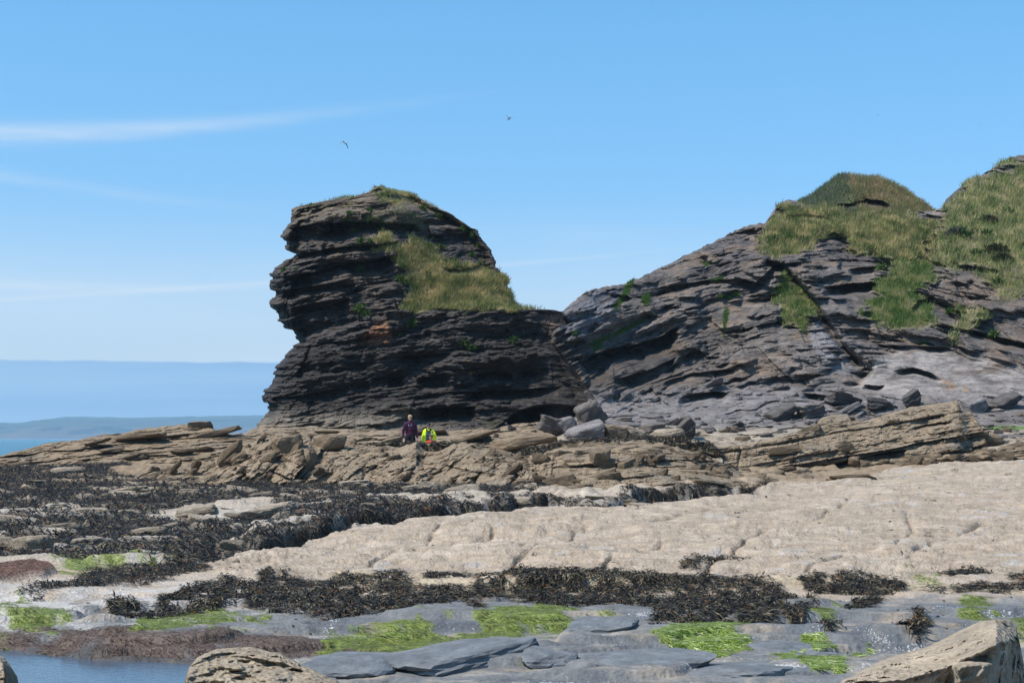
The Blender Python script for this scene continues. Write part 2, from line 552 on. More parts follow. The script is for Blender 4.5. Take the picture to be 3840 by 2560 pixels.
SLAB = [(740, 2118), (1000, 2062), (1300, 1985), (1530, 1962), (1900, 1930), (2050, 1902), (2230, 1922), (2400, 1890), (2700, 1865),
        (2900, 1826), (3200, 1790), (3500, 1748), (3620, 1730), (3900, 1742), (4800, 1730), (4800, 2180), (3840, 2165), (3400, 2185), (3000, 2200), (2600, 2200),
        (2200, 2210), (1900, 2205), (1500, 2190), (1250, 2190), (1000, 2180), (830, 2150)]
SLAB_TOP = [(740, 2118), (1000, 2062), (1300, 1985), (1530, 1962), (1900, 1930), (2050, 1902), (2230, 1922), (2400, 1890), (2700, 1865), (2900, 1826), (3200, 1790), (3500, 1748), (3700, 1700)]
NEARWEED = {
    'a': [(590, 2290), (700, 2200), (860, 2170), (960, 2190), (930, 2240), (800, 2300), (600, 2315), (380, 2310), (420, 2270)],
    'b': [(950, 2200), (1010, 2150), (1080, 2160), (1130, 2195), (1400, 2165), (1490, 2150), (1540, 2200), (1760, 2220), (1840, 2170), (1990, 2165), (2050, 2210), (2040, 2260),
          (1880, 2270), (1700, 2285), (1560, 2310), (1340, 2330), (1150, 2310), (980, 2300), (900, 2270)],
    'c': [(1960, 2170), (2060, 2180), (2200, 2195), (2360, 2190), (2450, 2160), (2530, 2165), (2700, 2180), (2900, 2195), (2960, 2230), (2880, 2260), (3060, 2280), (3090, 2310),
          (2900, 2350), (2700, 2360), (2440, 2380), (2410, 2350), (2500, 2300), (2380, 2290), (2140, 2290), (2010, 2270)],
    'd': [(3000, 2195), (3200, 2180), (3340, 2190), (3430, 2225), (3300, 2240), (3180, 2230), (3020, 2235)],
    'e': [(240, 2190), (420, 2140), (640, 2105), (770, 2110), (780, 2140), (660, 2165), (560, 2190), (400, 2200), (200, 2240), (80, 2245)],
    'f': [(3170, 2270), (3260, 2250), (3300, 2255), (3260, 2300), (3180, 2310)],
    'g': [(3440, 2220), (3560, 2225), (3680, 2190), (3760, 2200), (3840, 2190), (3900, 2220), (3700, 2235), (3520, 2245)],
    'h': [(3770, 2160), (3850, 2140), (4000, 2150), (3990, 2200), (3800, 2190)],
    'i': [(3500, 2150), (3600, 2130), (3690, 2115), (3700, 2140), (3600, 2160)],
    'j': [(2560, 2120), (2620, 2105), (2700, 2095), (2770, 2103), (2680, 2118), (2600, 2130)],
    'k': [(3350, 2390), (3400, 2340), (3470, 2310), (3490, 2350), (3440, 2400), (3400, 2415)],
    'l': [(1570, 2180), (1640, 2150), (1740, 2145), (1760, 2158), (1690, 2170), (1640, 2185)],
    'm': [(2190, 2155), (2260, 2130), (2330, 2135), (2370, 2160), (2290, 2175)],
    'n': [(1755, 2300), (1790, 2285), (1800, 2310), (1810, 2330), (1775, 2325)],
    'o': [(3060, 2370), (3080, 2340), (3130, 2345), (3140, 2375), (3100, 2400)],
}
FARWEED = {
    'p': [(-900, 1760), (0, 1728), (120, 1722), (300, 1745), (480, 1728), (500, 1745), (380, 1775), (560, 1795), (900, 1775), (980, 1800), (1240, 1805), (1500, 1800), (1900, 1790), (2060, 1850),
          (1900, 1880), (1700, 1890), (1400, 1900), (1150, 1920), (1000, 1880), (700, 1890), (500, 1940), (860, 1960), (1300, 1890), (1560, 1880), (1800, 1935), (1520, 1960), (1290, 1985), (1000, 2060), (760, 2110), (620, 2090), (300, 2105), (0, 2090), (-900, 2140)],
    'q': [(1820, 1890), (2050, 1880), (2200, 1905), (2400, 1880), (2560, 1845), (2720, 1840), (2700, 1862), (2420, 1888), (2240, 1918), (2060, 1900), (1880, 1925)],
    'r': [(2760, 1838), (2880, 1818), (2900, 1824), (2780, 1850)],
}
ALGAE = {
    'a': [(-100, 2300), (120, 2290), (230, 2330), (270, 2355), (120, 2360), (-100, 2370)],
    'b': [(380, 2350), (620, 2310), (800, 2290), (980, 2305), (880, 2360), (700, 2385), (560, 2420)],
    'c': [(1200, 2380), (1500, 2345), (1800, 2360), (1870, 2300), (2050, 2265), (2180, 2340), (2270, 2350), (2130, 2400), (1960, 2440), (1880, 2475), (1800, 2440), (1500, 2440), (1200, 2450)],
    'd': [(2430, 2420), (2540, 2380), (2620, 2360), (2700, 2365), (2810, 2380), (2780, 2420), (2660, 2470), (2600, 2475), (2500, 2440)],
    'e': [(2850, 2480), (2960, 2450), (3040, 2470), (3100, 2510), (3140, 2540), (3040, 2550), (2960, 2500)],
    'f': [(3000, 2410), (3080, 2415), (3130, 2440), (3060, 2470), (3020, 2440)],
    'g': [(3190, 2470), (3280, 2430), (3310, 2450), (3260, 2490), (3200, 2500)],
    'h': [(3600, 2270), (3720, 2260), (3740, 2300), (3640, 2320)],
    'i': [(200, 2110), (330, 2085), (440, 2080), (560, 2100), (480, 2130), (360, 2150), (240, 2140)],
    'j': [(560, 2090), (620, 2082), (640, 2100), (580, 2105)],
    'k': [(3390, 2150), (3480, 2160), (3510, 2175), (3400, 2170)],
    'l': [(3780, 2300), (3900, 2280), (3900, 2420), (3800, 2400)],
    'm': [(3060, 2330), (3110, 2310), (3130, 2330), (3080, 2345)],
    'n': [(3110, 2295), (3170, 2285), (3170, 2305), (3130, 2310)],
}
CRACKS = [[(1880, 2220), (1895, 2160), (1930, 2105), (2010, 2080), (2110, 2055), (2190, 1975)], [(2960, 2190), (3000, 2150), (3070, 2110), (3160, 2090)],
          [(1800, 2040), (1850, 2010), (1830, 1985)], [(2600, 2170), (2720, 2080), (2860, 2010), (3060, 1960), (3200, 1880)], [(1300, 2150), (1420, 2090), (1600, 2040), (1660, 1975)], [(3100, 2180), (3300, 2140), (3560, 2010), (3700, 1960)], [(2400, 1960), (2600, 1930), (2760, 1880)], [(2050, 2010), (2300, 1985), (2420, 1990)], [(2200, 2180), (2300, 2100), (2480, 2040)], [(3360, 2060), (3420, 1990), (3400, 1930)]]

gpx = np.concatenate([np.linspace(-1500, -60, 50), np.linspace(-50, 3890, 710), np.linspace(3900, 5300, 50)])
grr = np.concatenate([np.linspace(6200, 2600, 26), np.linspace(2590, 1700, 335)])
gy = np.concatenate([yramp(grr), np.linspace(yramp(1700) + .4, 150, 40)])
nc, nr_ = len(gpx), len(gy)
GX = ((gpx - CX) / F)[:, None] * gy[None, :] * 1.002
GY = np.repeat(gy[None, :], nc, 0)
GZ0 = zramp(GY)
G0 = np.stack([GX, GY, GZ0], -1)
GPX, GRR = proj(G0)
wob = np.stack([GX, GY, GX * 0], -1)
wn1 = fbm(wob * .9, 4, 21); wn2 = fbm(wob * .9, 4, 33)
WPX = GPX + wn1 * 1500 / GY; WR = GRR + wn2 * 520 / GY       # ragged version of the pixel coordinates
sdslab = sdp(WPX, WR, SLAB)
mslab = ss(-4, 8, sdslab)
front = ss(2140, 2330, GRR)                                 # near slate zone
z = np.zeros_like(GX)
# broad swells and bedding-parallel ripples
z += .10 * fbm(wob * [.10, .22, 1], 3, 5) * ss(14, 24, GY)
q = wob @ np.array([[.35, -.25, 0], [.55, 1.0, 0], [0, 0, 1]])
z += .035 * fbm(q * [1.2, 2.4, 1], 4, 8) * mslab
rip = fbm(wob * [3.5, 6., 1], 3, 14)
z += .016 * rip * mslab + .03 * fbm(wob @ np.array([[.94, .34, 0], [-.34, .94, 0], [0, 0, 1]]) * [2.4, 3.6, 1], 4, 17, .6) * mslab + .035 * np.minimum(0, fbm(wob * [1.3, 3.4, 1], 4, 24) + .08) * mslab * 2
z += .006 * fbm(wob * 14, 2, 15)
sv2 = fbm(wob @ np.array([[.8, -.25, 0], [.5, 1., 0], [0, 0, 1]]) * [.28, .5, 1] + 7, 4, 28, .55) * 6
z += mslab * .06 * (np.floor(sv2) + ss(.0, .10, sv2 - np.floor(sv2)) * .8 + (sv2 - np.floor(sv2)) * .2)
z += mslab * .14 * ss(2900, 3600, GPX) * ss(1950, 1760, GRR)
dent = fbm(wob @ np.array([[.9, .35, 0], [-.5, 1.0, 0], [0, 0, 1]]) * [1.4, 2.2, 1], 5, 26, .6)
dent = np.clip(1 - np.abs(dent) * 16, 0, 1) * ss(-.1, .25, fbm(wob * .8, 2, 27))
z -= .035 * dent * mslab
# behind the slab: gully, then broken ledges
off = GRR - np.interp(GPX, [p[0] for p in SLAB_TOP], [p[1] for p in SLAB_TOP])
beyond = ss(2, -6, off + wn1 * 6) * ss(640, 900, GPX) * (1 - ss(2650, 2900, GPX))
wall = ss(13, 20, -off + wn2 * 10) * (1 - ss(60, 120, -off))
z += beyond * (-.30 * (1 - ss(60, 120, -off)) + .62 * wall * ss(760, 1000, GPX) * (.75 + .5 * wn1))
far = (1 - mslab) * (1 - front) * ss(8, -8, off) 
far = np.maximum(far, (1 - mslab) * (GRR < 2110) * ss(2110, 2080, GRR))
qb = wob @ np.array([[.22, .10, 0], [-.18, .85, 0], [0, 0, 1]])
bl = fbm(qb * [1.7, 1.5, 1], 4, 40)
blr = ridged(qb * [1.3, 1.1, 1] + 9, 3, 44)
isl = np.clip(bl * 1.5 + .35 * (blr - .35), -1, 1.2)
ledge = np.floor((bl * 3 + 3)) + ss(.55, .95, (bl * 3 + 3) % 1)
z += far * ((ledge - 3) * .13 + .10 * fbm(wob * 1.6, 4, 48) + .05 * np.abs(fbm(wob * 3.5, 3, 49)))
# slate in front: low rounded slabs with steps
qs = wob @ np.array([[.5, -.22, 0], [.35, .9, 0], [0, 0, 1]])
sv = fbm(qs * [.42, .8, 1] + 3, 3, 60) * 4.2
stp = np.floor(sv) + ss(.0, .16, sv - np.floor(sv))
z += front * (.085 * stp + .05 * fbm(wob * [1.2, 1.5, 1], 3, 63) + .010 * fbm(wob * [6, 3, 1], 3, 64))
# rock pool basin
POOL = [(-900, 2440), (0, 2446), (200, 2452), (420, 2470), (600, 2482), (700, 2492), (740, 2520), (760, 2600), (760, 2900), (700, 4000), (-900, 4000)]
sdpool = sdp(GPX + wn1 * 40, GRR + wn2 * 14, POOL)
z -= GZ0 * ss(-60, 10, sdpool) * .8
z = lerp(z, np.minimum(z, 0) * .3 - .25, ss(-6, 26, sdpool))
z += .05 * ss(-40, -4, sdpool) * (1 - ss(-4, 4, sdpool))
# keep the standing place behind the ridge plain, let the shore fall to the sea beyond the left ledge
calm = ss(61, 63, GY) * (1 - ss(69.5, 71, GY))
z = lerp(z, .02 * wn1, calm)
seaward = ss(69, 78, GY) * ss(-6, -12, GX) + ss(100, 112, GY)
seaward = np.maximum(seaward, ss(-14, -24, GX) * ss(60, 76, GY))
z = lerp(z, -6 - GZ0, np.clip(seaward, 0, 1))
# under the photographer the rock rises
z += (1.0 - GZ0 - z) * (1 - ss(5.5, 9, GY))
CRK = np.zeros_like(z)
for cr in CRACKS:
    d = seg_dist(GPX + wn1 * 25, GRR + wn2 * 12, cr)
    crk = np.exp(-(d / 3.6) ** 2) * mslab * ss(-.35, .1, fbm(wob * 1.3, 3, 87))
    z -= .10 * crk
    CRK = np.maximum(CRK, crk)
    z += .05 * mslab * ss(0, 30, d) * (1 - ss(30, 110, d)) * .5
G = np.stack([GX, GY, GZ0 + z], -1)
GN = grid_normals(G); GN *= np.sign(GN[..., 2:3])
GPX2, GRR2 = GPX, GRR

# colours
n3 = fbm(wob * 2.2, 4, 70); n4 = fbm(wob * [6, 2.5, 1], 3, 71); n5 = fbm(wob * [.5, 1.5, 1], 3, 72)
beige = np.array((.40, .315, .235)); brown = np.array((.26, .185, .115)); pale = np.array((.48, .44, .40)); slate = np.array((.158, .162, .166))
C = np.ones(GX.shape + (3,), f32) * beige.astype(f32)
C = mixc(C, (.455, .37, .29), ss(-.2, .5, n5))
C = mixc(C, (.40, .31, .225), ss(.1, .5, n3) * .7)
C = mixc(C, brown, far * ss(1900, 1760, GRR) * .85)
C = mixc(C, (.44, .39, .33), far * ss(1800, 1950, GRR) * .6)
C = mixc(C, (.34, .315, .29), far * ss(.0, .35, n5 + .3 * n4) * ss(1850, 1980, GRR) * .6)
C = mixc(C, (.29, .26, .23), beyond * (1 - ss(14, 30, -off)) * ss(-.25, .2, n3 + .15))
C = mixc(C, (.54, .53, .53), mslab * ss(.36, .5, n4 + .35 * n3) * .35)
hollow = np.minimum(0, fbm(wob * [1.3, 3.4, 1], 4, 24) + .08)
C = mixc(C, (.30, .225, .16), mslab * ss(0, -.4, hollow) * .6)  # slab colour goes darker brown in its hollows
C = mixc(C, (.22, .165, .12), mslab * dent * .5)
C = mixc(C, (.13, .10, .075), CRK * .8)
C = mixc(C, (.33, .265, .20), mslab * ss(.05, .35, fbm(wob * [.5, 1.1, 1] + 5, 5, 88, .6)) * .65)
C = mixc(C, (.40, .39, .385), mslab * ss(.22, .4, fbm(wob * [1.2, 2.4, 1] + 9, 4, 89, .6)) * .6)
C = mixc(C, (.36, .28, .21), mslab * ss(.0, .4, fbm(wob * [.35, .8, 1], 4, 29)) * .6)
lowleft = ss(2150, 2200, WR) * (1 - ss(2330, 2365, WR + (GPX - 400) * .06)) * (1 - ss(1000, 1500, GPX))
fr2 = ss(2225, 2290, WR + n3 * 40)
C = mixc(C, slate, fr2 * .95)
C = mixc(C, (.118, .126, .138), fr2 * ss(.0, .4, n5))
C = mixc(C, (.36, .29, .22), fr2 * ss(.1, .35, fbm(wob * [.9, 2.2, 1], 4, 74)) * .7)
AL_ = fr2 * np.clip(.10 + .7 * n5 + .4 * n3, 0, .55)
C = mixc(C, pale, lowleft * ss(-.35, .2, n3) * .9)
AL_ = np.maximum(AL_, lowleft * .32); AL_ = np.maximum(AL_, beyond * (1 - ss(10, 30, -off)) * .22 * (1 - ss(2300, 2700, GPX)))
C = mixc(C, (.33, .29, .24), ss(2370, 2430, GRR) * ss(.05, .3, n3) * .6)
# red-brown turf weed on the wet slate by the pool
BROWNW = [(-900, 2365), (0, 2362), (300, 2365), (520, 2390), (560, 2420), (900, 2390), (1200, 2390), (1560, 2400), (1700, 2430), (1400, 2450), (1100, 2470), (760, 2490), (400, 2468), (0, 2444), (-900, 2440)]
mbw = ss(-8, 10, sdp(WPX, WR, BROWNW)) * ss(-.4, .05, n3 + .4 * n4 + .1)
C = mixc(C, (.12, .08, .062), mbw * .75)
MOUND = [(-600, 2200), (-100, 2150), (40, 2125), (120, 2118), (200, 2135), (225, 2150), (150, 2175), (0, 2195)]
mmd = ss(-4, 8, sdp(WPX, GRR, MOUND))
C = mixc(C, (.15, .075, .055), mmd * .9)
z_extra = mmd * .12
G[..., 2] += z_extra
wet = ss(-26, 0, sdpool)
C = C * (1 - .45 * wet[..., None])
masks = {}
for k, poly in NEARWEED.items():
    m = ss(-5, 7, sdp(GPX + wn1 * 60 + n4 * 40, GRR + wn2 * 26 + n4 * 16, poly)); masks[k] = m
    C = mixc(C, (.07, .056, .04), m * .5 * ss(-.16, .10, n4 + .55 * n3 + .12))
for k, poly in FARWEED.items():
    m = ss(-6, 4, sdp(GPX + wn1 * 50, GRR + wn2 * 12, poly))
    if k == 'p': m = m * ss(.62, .36, isl + .30 * n4)
    else: m = m * ss(.35, .1, n3 + .3 * n4)
    if k == 'q': m = np.maximum(m, ss(0, 4, -off) * (1 - ss(20, 34, -off)) * ((GPX > 1250) & (GPX < 2740)) * ss(.12, -.10, n3 + .4 * n4))
    masks[k] = m
    C = mixc(C, (.055, .045, .034), m * .78)
amask = {}
flow = fbm(wob @ np.array([[.9, 1.6, 0], [-.75, 1.1, 0], [0, 0, 1]]) * [1.1, 1.7, 1], 5, 77, .6)
for k, poly in ALGAE.items():
    sd_ = sdp(GPX + wn1 * 150 + n4 * 60, GRR + wn2 * 46 + n4 * 22 + n3 * 16, poly)
    big = k in 'defg'
    m = ss(-4, 5, sd_) if big else ss(-.10, .20, flow * 1.3 + np.clip(sd_, -80, 34) / 100.)  * ss(-80, -16, sd_)
    amask[k] = m
    C = mixc(C, (.19, .24, .045), m * .8)
TIDE = [(1250, 2145), (1500, 2150), (1720, 2170), (1800, 2210), (2000, 2190), (2600, 2170), (3000, 2190), (3500, 2180), (3840, 2200), (3840, 2230), (3000, 2220), (2000, 2230), (1200, 2200)]
C = mixc(C, (.46, .37, .24), ss(-10, 20, sdp(WPX, WR, TIDE)) * .5)
fcs = grid_faces(nc, nr_)
gr = Relief(); gr.P, gr.N, gr.C, gr.PX, gr.R, gr.Y = G, GN, C, GPX, GRR, GY
AL_ = AL_ * (1 - np.clip(sum(masks.values()) + sum(amask.values()), 0, 1)) * (1 - mbw)
shore = make_obj('foreshore', G, fcs[:, ::-1] if np.cross(G[1, 0] - G[0, 0], G[0, 1] - G[0, 0])[2] < 0 else fcs, M_SHORE, np.concatenate([C, AL_[..., None]], -1))
ba = shore.data.attributes.new('Bmp', 'FLOAT', 'POINT'); ba.data.foreach_set('value', (1 - .35 * fr2 * (1 - lowleft)).astype(f32).ravel())
tag(shore, 'broad barnacle-pale rock foreshore sloping from the cliff to the pool', kind='structure')

# sea, and the water of the rock pool
def mat_water(name, deep, bumpd, scale, rough=.08):
    m = bpy.data.materials.new(name); m.use_nodes = True
    t = m.node_tree; p = t.nodes['Principled BSDF']; g = NB(t)
    co = g.n('ShaderNodeTexCoord').outputs['Object']
    n = g.noise(g.mapping(co, (1, 2.2, 1)), scale, 3, .6)
    bp = g.n('ShaderNodeBump'); bp.inputs['Distance'].default_value = bumpd
    t.links.new(n, bp.inputs['Height']); t.links.new(bp.outputs[0], p.inputs['Normal'])
    p.inputs['Base Color'].default_value = (*deep, 1); p.inputs['Roughness'].default_value = rough
    p.inputs['IOR'].default_value = 1.33; p.inputs['Specular IOR Level'].default_value = .5
    return m


HAZE = 1.4e-4
SEA_Z = -1.6
sea = make_obj('sea', [(-9000, -60, SEA_Z), (9000, -60, SEA_Z), (9000, 9000, SEA_Z), (-9000, 9000, SEA_Z)], np.array([[0, 1, 2, 3]]),
               mat_water('sea_water', (.02, .12, .17), .5, .25, .25))
tag(sea, 'calm blue-green sea reaching to the far headland', kind='structure')
pw = []
for x_, r_ in [(-1500, 2428), (0, 2432), (420, 2458), (600, 2470), (700, 2478), (735, 2510), (750, 2600), (750, 2900), (720, 4200), (-1500, 4200)]:
    p0, p1 = unproj(x_, r_, 10.), unproj(x_, r_, 20.); t_ = (.03 - p0[2]) / (p1[2] - p0[2]); pw.append((p0 + (p1 - p0) * t_).tolist())
pool = make_obj('rock_pool', pw, np.array([list(range(len(pw)))[::-1]]), mat_water('pool_water', (.07, .10, .14), .006, 5., .12))
tag(pool, 'still blue rock pool in the near left corner', kind='structure')

# ------------------------------------------------------------------ seaweed and algae on the foreshore
WL = {'a': 'dark bladder wrack in a slanting mat beside pale barnacles, low on the left', 'b': 'largest near mat of black wrack, left of centre, above green algae',
      'c': 'wide near mat of black wrack right of centre', 'd': 'narrow strip of black wrack right of the wide mat, on beige slab edge',
      'e': 'ragged black wrack strip just below the beige slab tip', 'f': 'small tangle of wrack below the narrow strip on the right',
      'g': 'thin trailing wrack strands at the right edge above the near boulder', 'h': 'dark wrack clump cut by the right picture edge',
      'i': 'lone oval wrack clump on the right of the beige slab', 'j': 'small thin wrack streak alone in the middle of the beige slab',
      'k': 'bushy wrack tangle on grey slate behind the near right boulder', 'l': 'small wrack clump above the largest near mat',
      'm': 'small wrack clump above the gap between the two large mats', 'n': 'tiny wrack tuft hanging on grey slate by bright green algae',
      'o': 'wrack tuft at the lower tip of the wide right mat'}
WN = {'a': 6000, 'b': 20000, 'c': 22000, 'd': 3200, 'e': 6000, 'f': 900, 'g': 1600, 'h': 1500, 'i': 1300, 'j': 1000, 'k': 1500, 'l': 900, 'm': 1000, 'n': 220, 'o': 500}
for i, (k, n) in enumerate(WN.items()):
    weed('seaweed_patch', gr, masks[k] * ss(-.16, .10, n4 + .55 * n3 + .12), int(n * .72), .115, .020, WL[k], 100 + i, raise_=.045, lift=.2)
weed('seaweed_bed', gr, masks['p'], 98000, .17, .034, 'great bed of black wrack over the broken rocks on the left', 120, raise_=.07, droop=.3, lift=.12, seg=2, pp=[.40, .33, .16, .06, .03, .02])
weed('seaweed_patch', gr, masks['q'], 9000, .14, .028, 'wrack fringe hanging along the grey gully behind the beige slab', 121, raise_=.02, droop=.6, lift=.1, pp=[.40, .33, .16, .06, .03, .02])
weed('seaweed_patch', gr, masks['r'], 900, .18, .028, 'last short wrack tuft at the right end of the grey gully', 122, raise_=.08)
# stray scraps of weed on the slab
stray = mslab * (fbm(wob * 1.1, 2, 81) > .42) * (n4 > .1)
weed('seaweed_scraps', gr, stray, 1000, .11, .02, 'scattered loose scraps of black weed on the beige slab', 123, raise_=.01)
weed('turf_weed', gr, mbw * (1 - np.clip(sum(amask.values()), 0, 1)), 15000, .06, .007, 'red-brown turf weed matted along the pool edge', 124, lift=.08, raise_=.006,
     pal=[(.13, .075, .05), (.08, .05, .038), (.19, .13, .09), (.04, .03, .025)], pp=[.35, .35, .15, .15])
weed('turf_weed', gr, mmd, 3000, .06, .010, 'red-brown weed coating the low rounded rock at the left edge', 125, lift=.1, raise_=.01,
     pal=[(.16, .075, .045), (.09, .05, .035), (.05, .03, .025)], pp=[.4, .4, .2])
AL = {'a': 'flat yellow-green algae mat at the left edge above the pool', 'b': 'green algae streaks beside brown turf weed, left of centre',
      'c': 'longest bright green algae carpet in the near centre', 'd': 'glossy pale green algae hanging over a slate lip right of centre',
      'e': 'green algae drape with a pale sheen low in front of the right boulder', 'f': 'short pale green algae tuft above the lowest drape on the right',
      'g': 'dark green algae tuft touching the right boulder', 'h': 'green algae patch behind the top of the right boulder', 'i': 'bright green algae on the grey ledge at far left',
      'j': 'small bright green patch under a grey ledge left of the slab tip', 'k': 'thin green streak among wrack on the right', 'l': 'green algae at the right picture edge beside the boulder',
      'm': 'small green algae patch at the tip of the wide wrack mat', 'n': 'small green patch beside the small wrack tangle on the right'}
AN = {'a': 2600, 'b': 4500, 'c': 11000, 'd': 4500, 'e': 3200, 'f': 1500, 'g': 1200, 'h': 1300, 'i': 3000, 'j': 500, 'k': 400, 'l': 1600, 'm': 400, 'n': 400}
for i, (k, n) in enumerate(AN.items()):
    rng = np.random.default_rng(200 + i)
    s = sample(gr, amask[k] * ss(-.4, .0, n4 + .25), n, rng)
    if s is None: continue
    P, N = s[0], s[1]
    big = k in 'defg'
    T = tang(N, rng, (.75, -.6, 0), 3.2)
    ln = (.085 if big else .07) * (.5 + rng.random(n)); wd = (.010 if big else .008) * (.6 + rng.random(n))
    pal = [(.26, .35, .06), (.16, .25, .035), (.36, .44, .11), (.58, .62, .34)] if big else [(.20, .255, .045), (.12, .17, .035), (.27, .31, .07), (.17, .14, .07)]
    cc = pick(pal, n, rng, [.32, .26, .24, .18] if big else [.35, .3, .2, .15])
    V, Fq, Cc = strips(P + N * (rng.random(n) * (.014 if big else .006))[:, None], T, N, ln, wd, ln * (.05 if big else .02) * rng.random(n), cc * (1 + .5 * np.clip(fbm(P * [3, 2, 0], 3, 91), -.8, .8))[:, None], rng, tip=.5)
    o = make_obj('green_algae', V, Fq, M_ALGA, Cc, origin=P.mean(0))
    tag(o, AL[k], 'algae', kind='stuff')

# ------------------------------------------------------------------ bedding fields
def bed(P, deg, wave=.25, wl=.35, seed=0):
    th = math.radians(deg)
    b = P[..., 2] * math.cos(th) - P[..., 0] * math.sin(th) + P[..., 1] * .08
    return b + wave * fbm(sc3(P, (wl, wl, wl)), 3, seed)


DARK = np.array((.053, .043, .039)); DBROWN = np.array((.135, .110, .088))


def rockcol(P, base, tone, seed, amt=.45):
    n = fbm(sc3(P, (.9, .9, 2.2)), 4, seed); m = fbm(sc3(P, (3, 3, 9)), 3, seed + 3)
    k = np.clip(1 + amt * (tone * 1.1 + n * .9 + m * .7), .35, 1.9)
    return (np.asarray(base) * k[..., None]).astype(f32), n, m


# ------------------------------------------------------------------ the sea stack
XL = [(700, 1408), (708, 1400), (722, 1380), (735, 1330), (750, 1240), (762, 1170), (775, 1110), (790, 1086), (805, 1084), (830, 1090), (850, 1080), (868, 1068), (886, 1060), (905, 1072), (930, 1075), (950, 1098), (962, 1092),
      (985, 1058), (1005, 1024), (1020, 1018), (1045, 1022), (1070, 1014), (1100, 1022), (1130, 1014), (1150, 1010), (1160, 1022), (1175, 1046), (1200, 1050), (1230, 1080), (1260, 1105), (1285, 1124), (1296, 1100),
      (1310, 1092), (1330, 1075), (1370, 1045), (1400, 1022), (1440, 1008), (1480, 985), (1495, 982), (1530, 1005), (1555, 990), (1585, 968), (1600, 972), (1640, 960), (1700, 950)]
XR = [(700, 1426), (712, 1445), (725, 1530), (740, 1570), (765, 1612), (785, 1650), (800, 1690), (830, 1735), (860, 1780), (900, 1805), (930, 1835), (950, 1852), (975, 1862), (1000, 1862), (1012, 1868), (1030, 1890), (1055, 1908),
      (1075, 1910), (1110, 1912), (1130, 1920), (1150, 1932), (1157, 1940), (1160, 2075), (1170, 2110), (1230, 2120), (1400, 2220), (1700, 2330)]
SG = [(1430, 870), (1500, 905), (1560, 880), (1625, 900), (1640, 950), (1700, 975), (1790, 1000), (1870, 1020), (1905, 1055), (1895, 1085), (1920, 1130), (1940, 1158), (1800, 1155), (1660, 1158), (1500, 1166), (1500, 1120), (1545, 1080), (1520, 1030), (1490, 985), (1490, 950), (1400, 930)]
LEDGE1 = [(1120, 1290), (1200, 1268), (1300, 1235), (1400, 1200), (1500, 1178), (1640, 1166), (1900, 1160), (2110, 1170)]

na, nrw = 440, 410
rw = np.concatenate([np.linspace(701, 780, 60), np.linspace(781, 1650, nrw - 60)])
aa = np.linspace(-1, 1, na); aa = np.sign(aa) * (1 - (1 - np.abs(aa)) ** 1.35)
R = np.repeat(rw[None, :], na, 0); A = np.repeat(aa[:, None], nrw, 1)
xl = table(rw, XL); xr = table(rw, XR)
zr = (1640 - rw) / F * 78
jl = (hsh(np.floor(zr / .16), seed=5) - .5) * 16 + (hsh(np.floor(zr / .45), seed=6) - .5) * 14 + 5 * fbm(np.stack([zr * 3, zr * 0, zr * 0], -1), 3, 2)
jr = (hsh(np.floor(zr / .18), seed=15) - .5) * 11 + (hsh(np.floor(zr / .5), seed=16) - .5) * 10
edge = ss(715, 800, rw)
xl = xl + jl * edge; xr = xr + jr * ss(760, 830, rw)
PX = (xl + xr)[None, :] / 2 + A * (xr - xl)[None, :] / 2
wpx = np.broadcast_to((xr - xl)[None, :], PX.shape)
Y = table(R, [(700, 83.0), (720, 82.0), (760, 80.4), (800, 79.5), (880, 79.0), (1000, 78.5), (1150, 78.2), (1300, 77.7), (1450, 77.2), (1560, 76.6), (1650, 75.2)])
# rounding towards the outline
de = np.minimum(PX - xl[None, :], xr[None, :] - PX); rp = np.minimum(150, wpx * .42)
rside = (xr[None, :] - PX < PX - xl[None, :]) & (R > 1160)
k = np.clip(de / rp, 0, 1); k = np.where(rside, np.maximum(k, .62), k)
Y = Y + 3.0 * (1 - np.sqrt(np.clip(1 - (1 - k) ** 2, 0, 1)))
P = unproj(PX, R, Y)
nA = fbm(sc3(P, (.45, .45, .6)), 4, 50); nB = fbm(sc3(P, (1.2, 1.2, 1.8)), 4, 51)
wx = PX + nB * 22; wr = R + nA * 20
l1 = np.interp(wx, [p[0] for p in LEDGE1], [p[1] for p in LEDGE1])
upper = ss(4, -6, wr - l1)
dipf = lerp(7., 12., ss(1900, 1100, PX))
b = P[..., 2] * .985 - P[..., 0] * .14 + .012 * np.clip(P[..., 0] + 4, 0, 9) ** 2 + .22 * fbm(sc3(P, (.35, .35, .35)), 3, 52) + .06 * fbm(sc3(P, (2, 2, 2)), 3, 53)
d, tone = strata(b, P[..., 0], [(1.15, .34, 2.8, .34, .14), (.36, .18, 1.2, .20, .07), (.13, .08, .55, .08, .035)], 60)
amp = .15 + 1.25 * ss(-.35, .4, fbm(sc3(P, (.5, .5, .8)), 3, 49))
amp = amp * lerp(1., .6, ss(1200, 1350, R))
big, _ = broken(P, b, P[..., 0], (.17, .62), 1.0, 3.5, 55)
dbk, tb = broken(P, b, P[..., 0], (.42, 2.1), .50, 6., 56)
dbk2, tb2 = broken(P, b, P[..., 0], (1.3, 6.5), .17, 4., 58)
d = d * amp * .95 + big * .8 + dbk * (.18 + .28 * amp) + dbk2 + .40 * nA + .12 * nB + .06 * fbm(sc3(P, (5, 5, 9)), 3, 54)
tone = tone * .6 + tb * .8 + tb2 * .5
sg = sdp(wx + nB * 44, wr + nA * 14 + nB * 26, SG); gm = ss(-6, 10, sg)
d = d * (1 - .82 * gm)
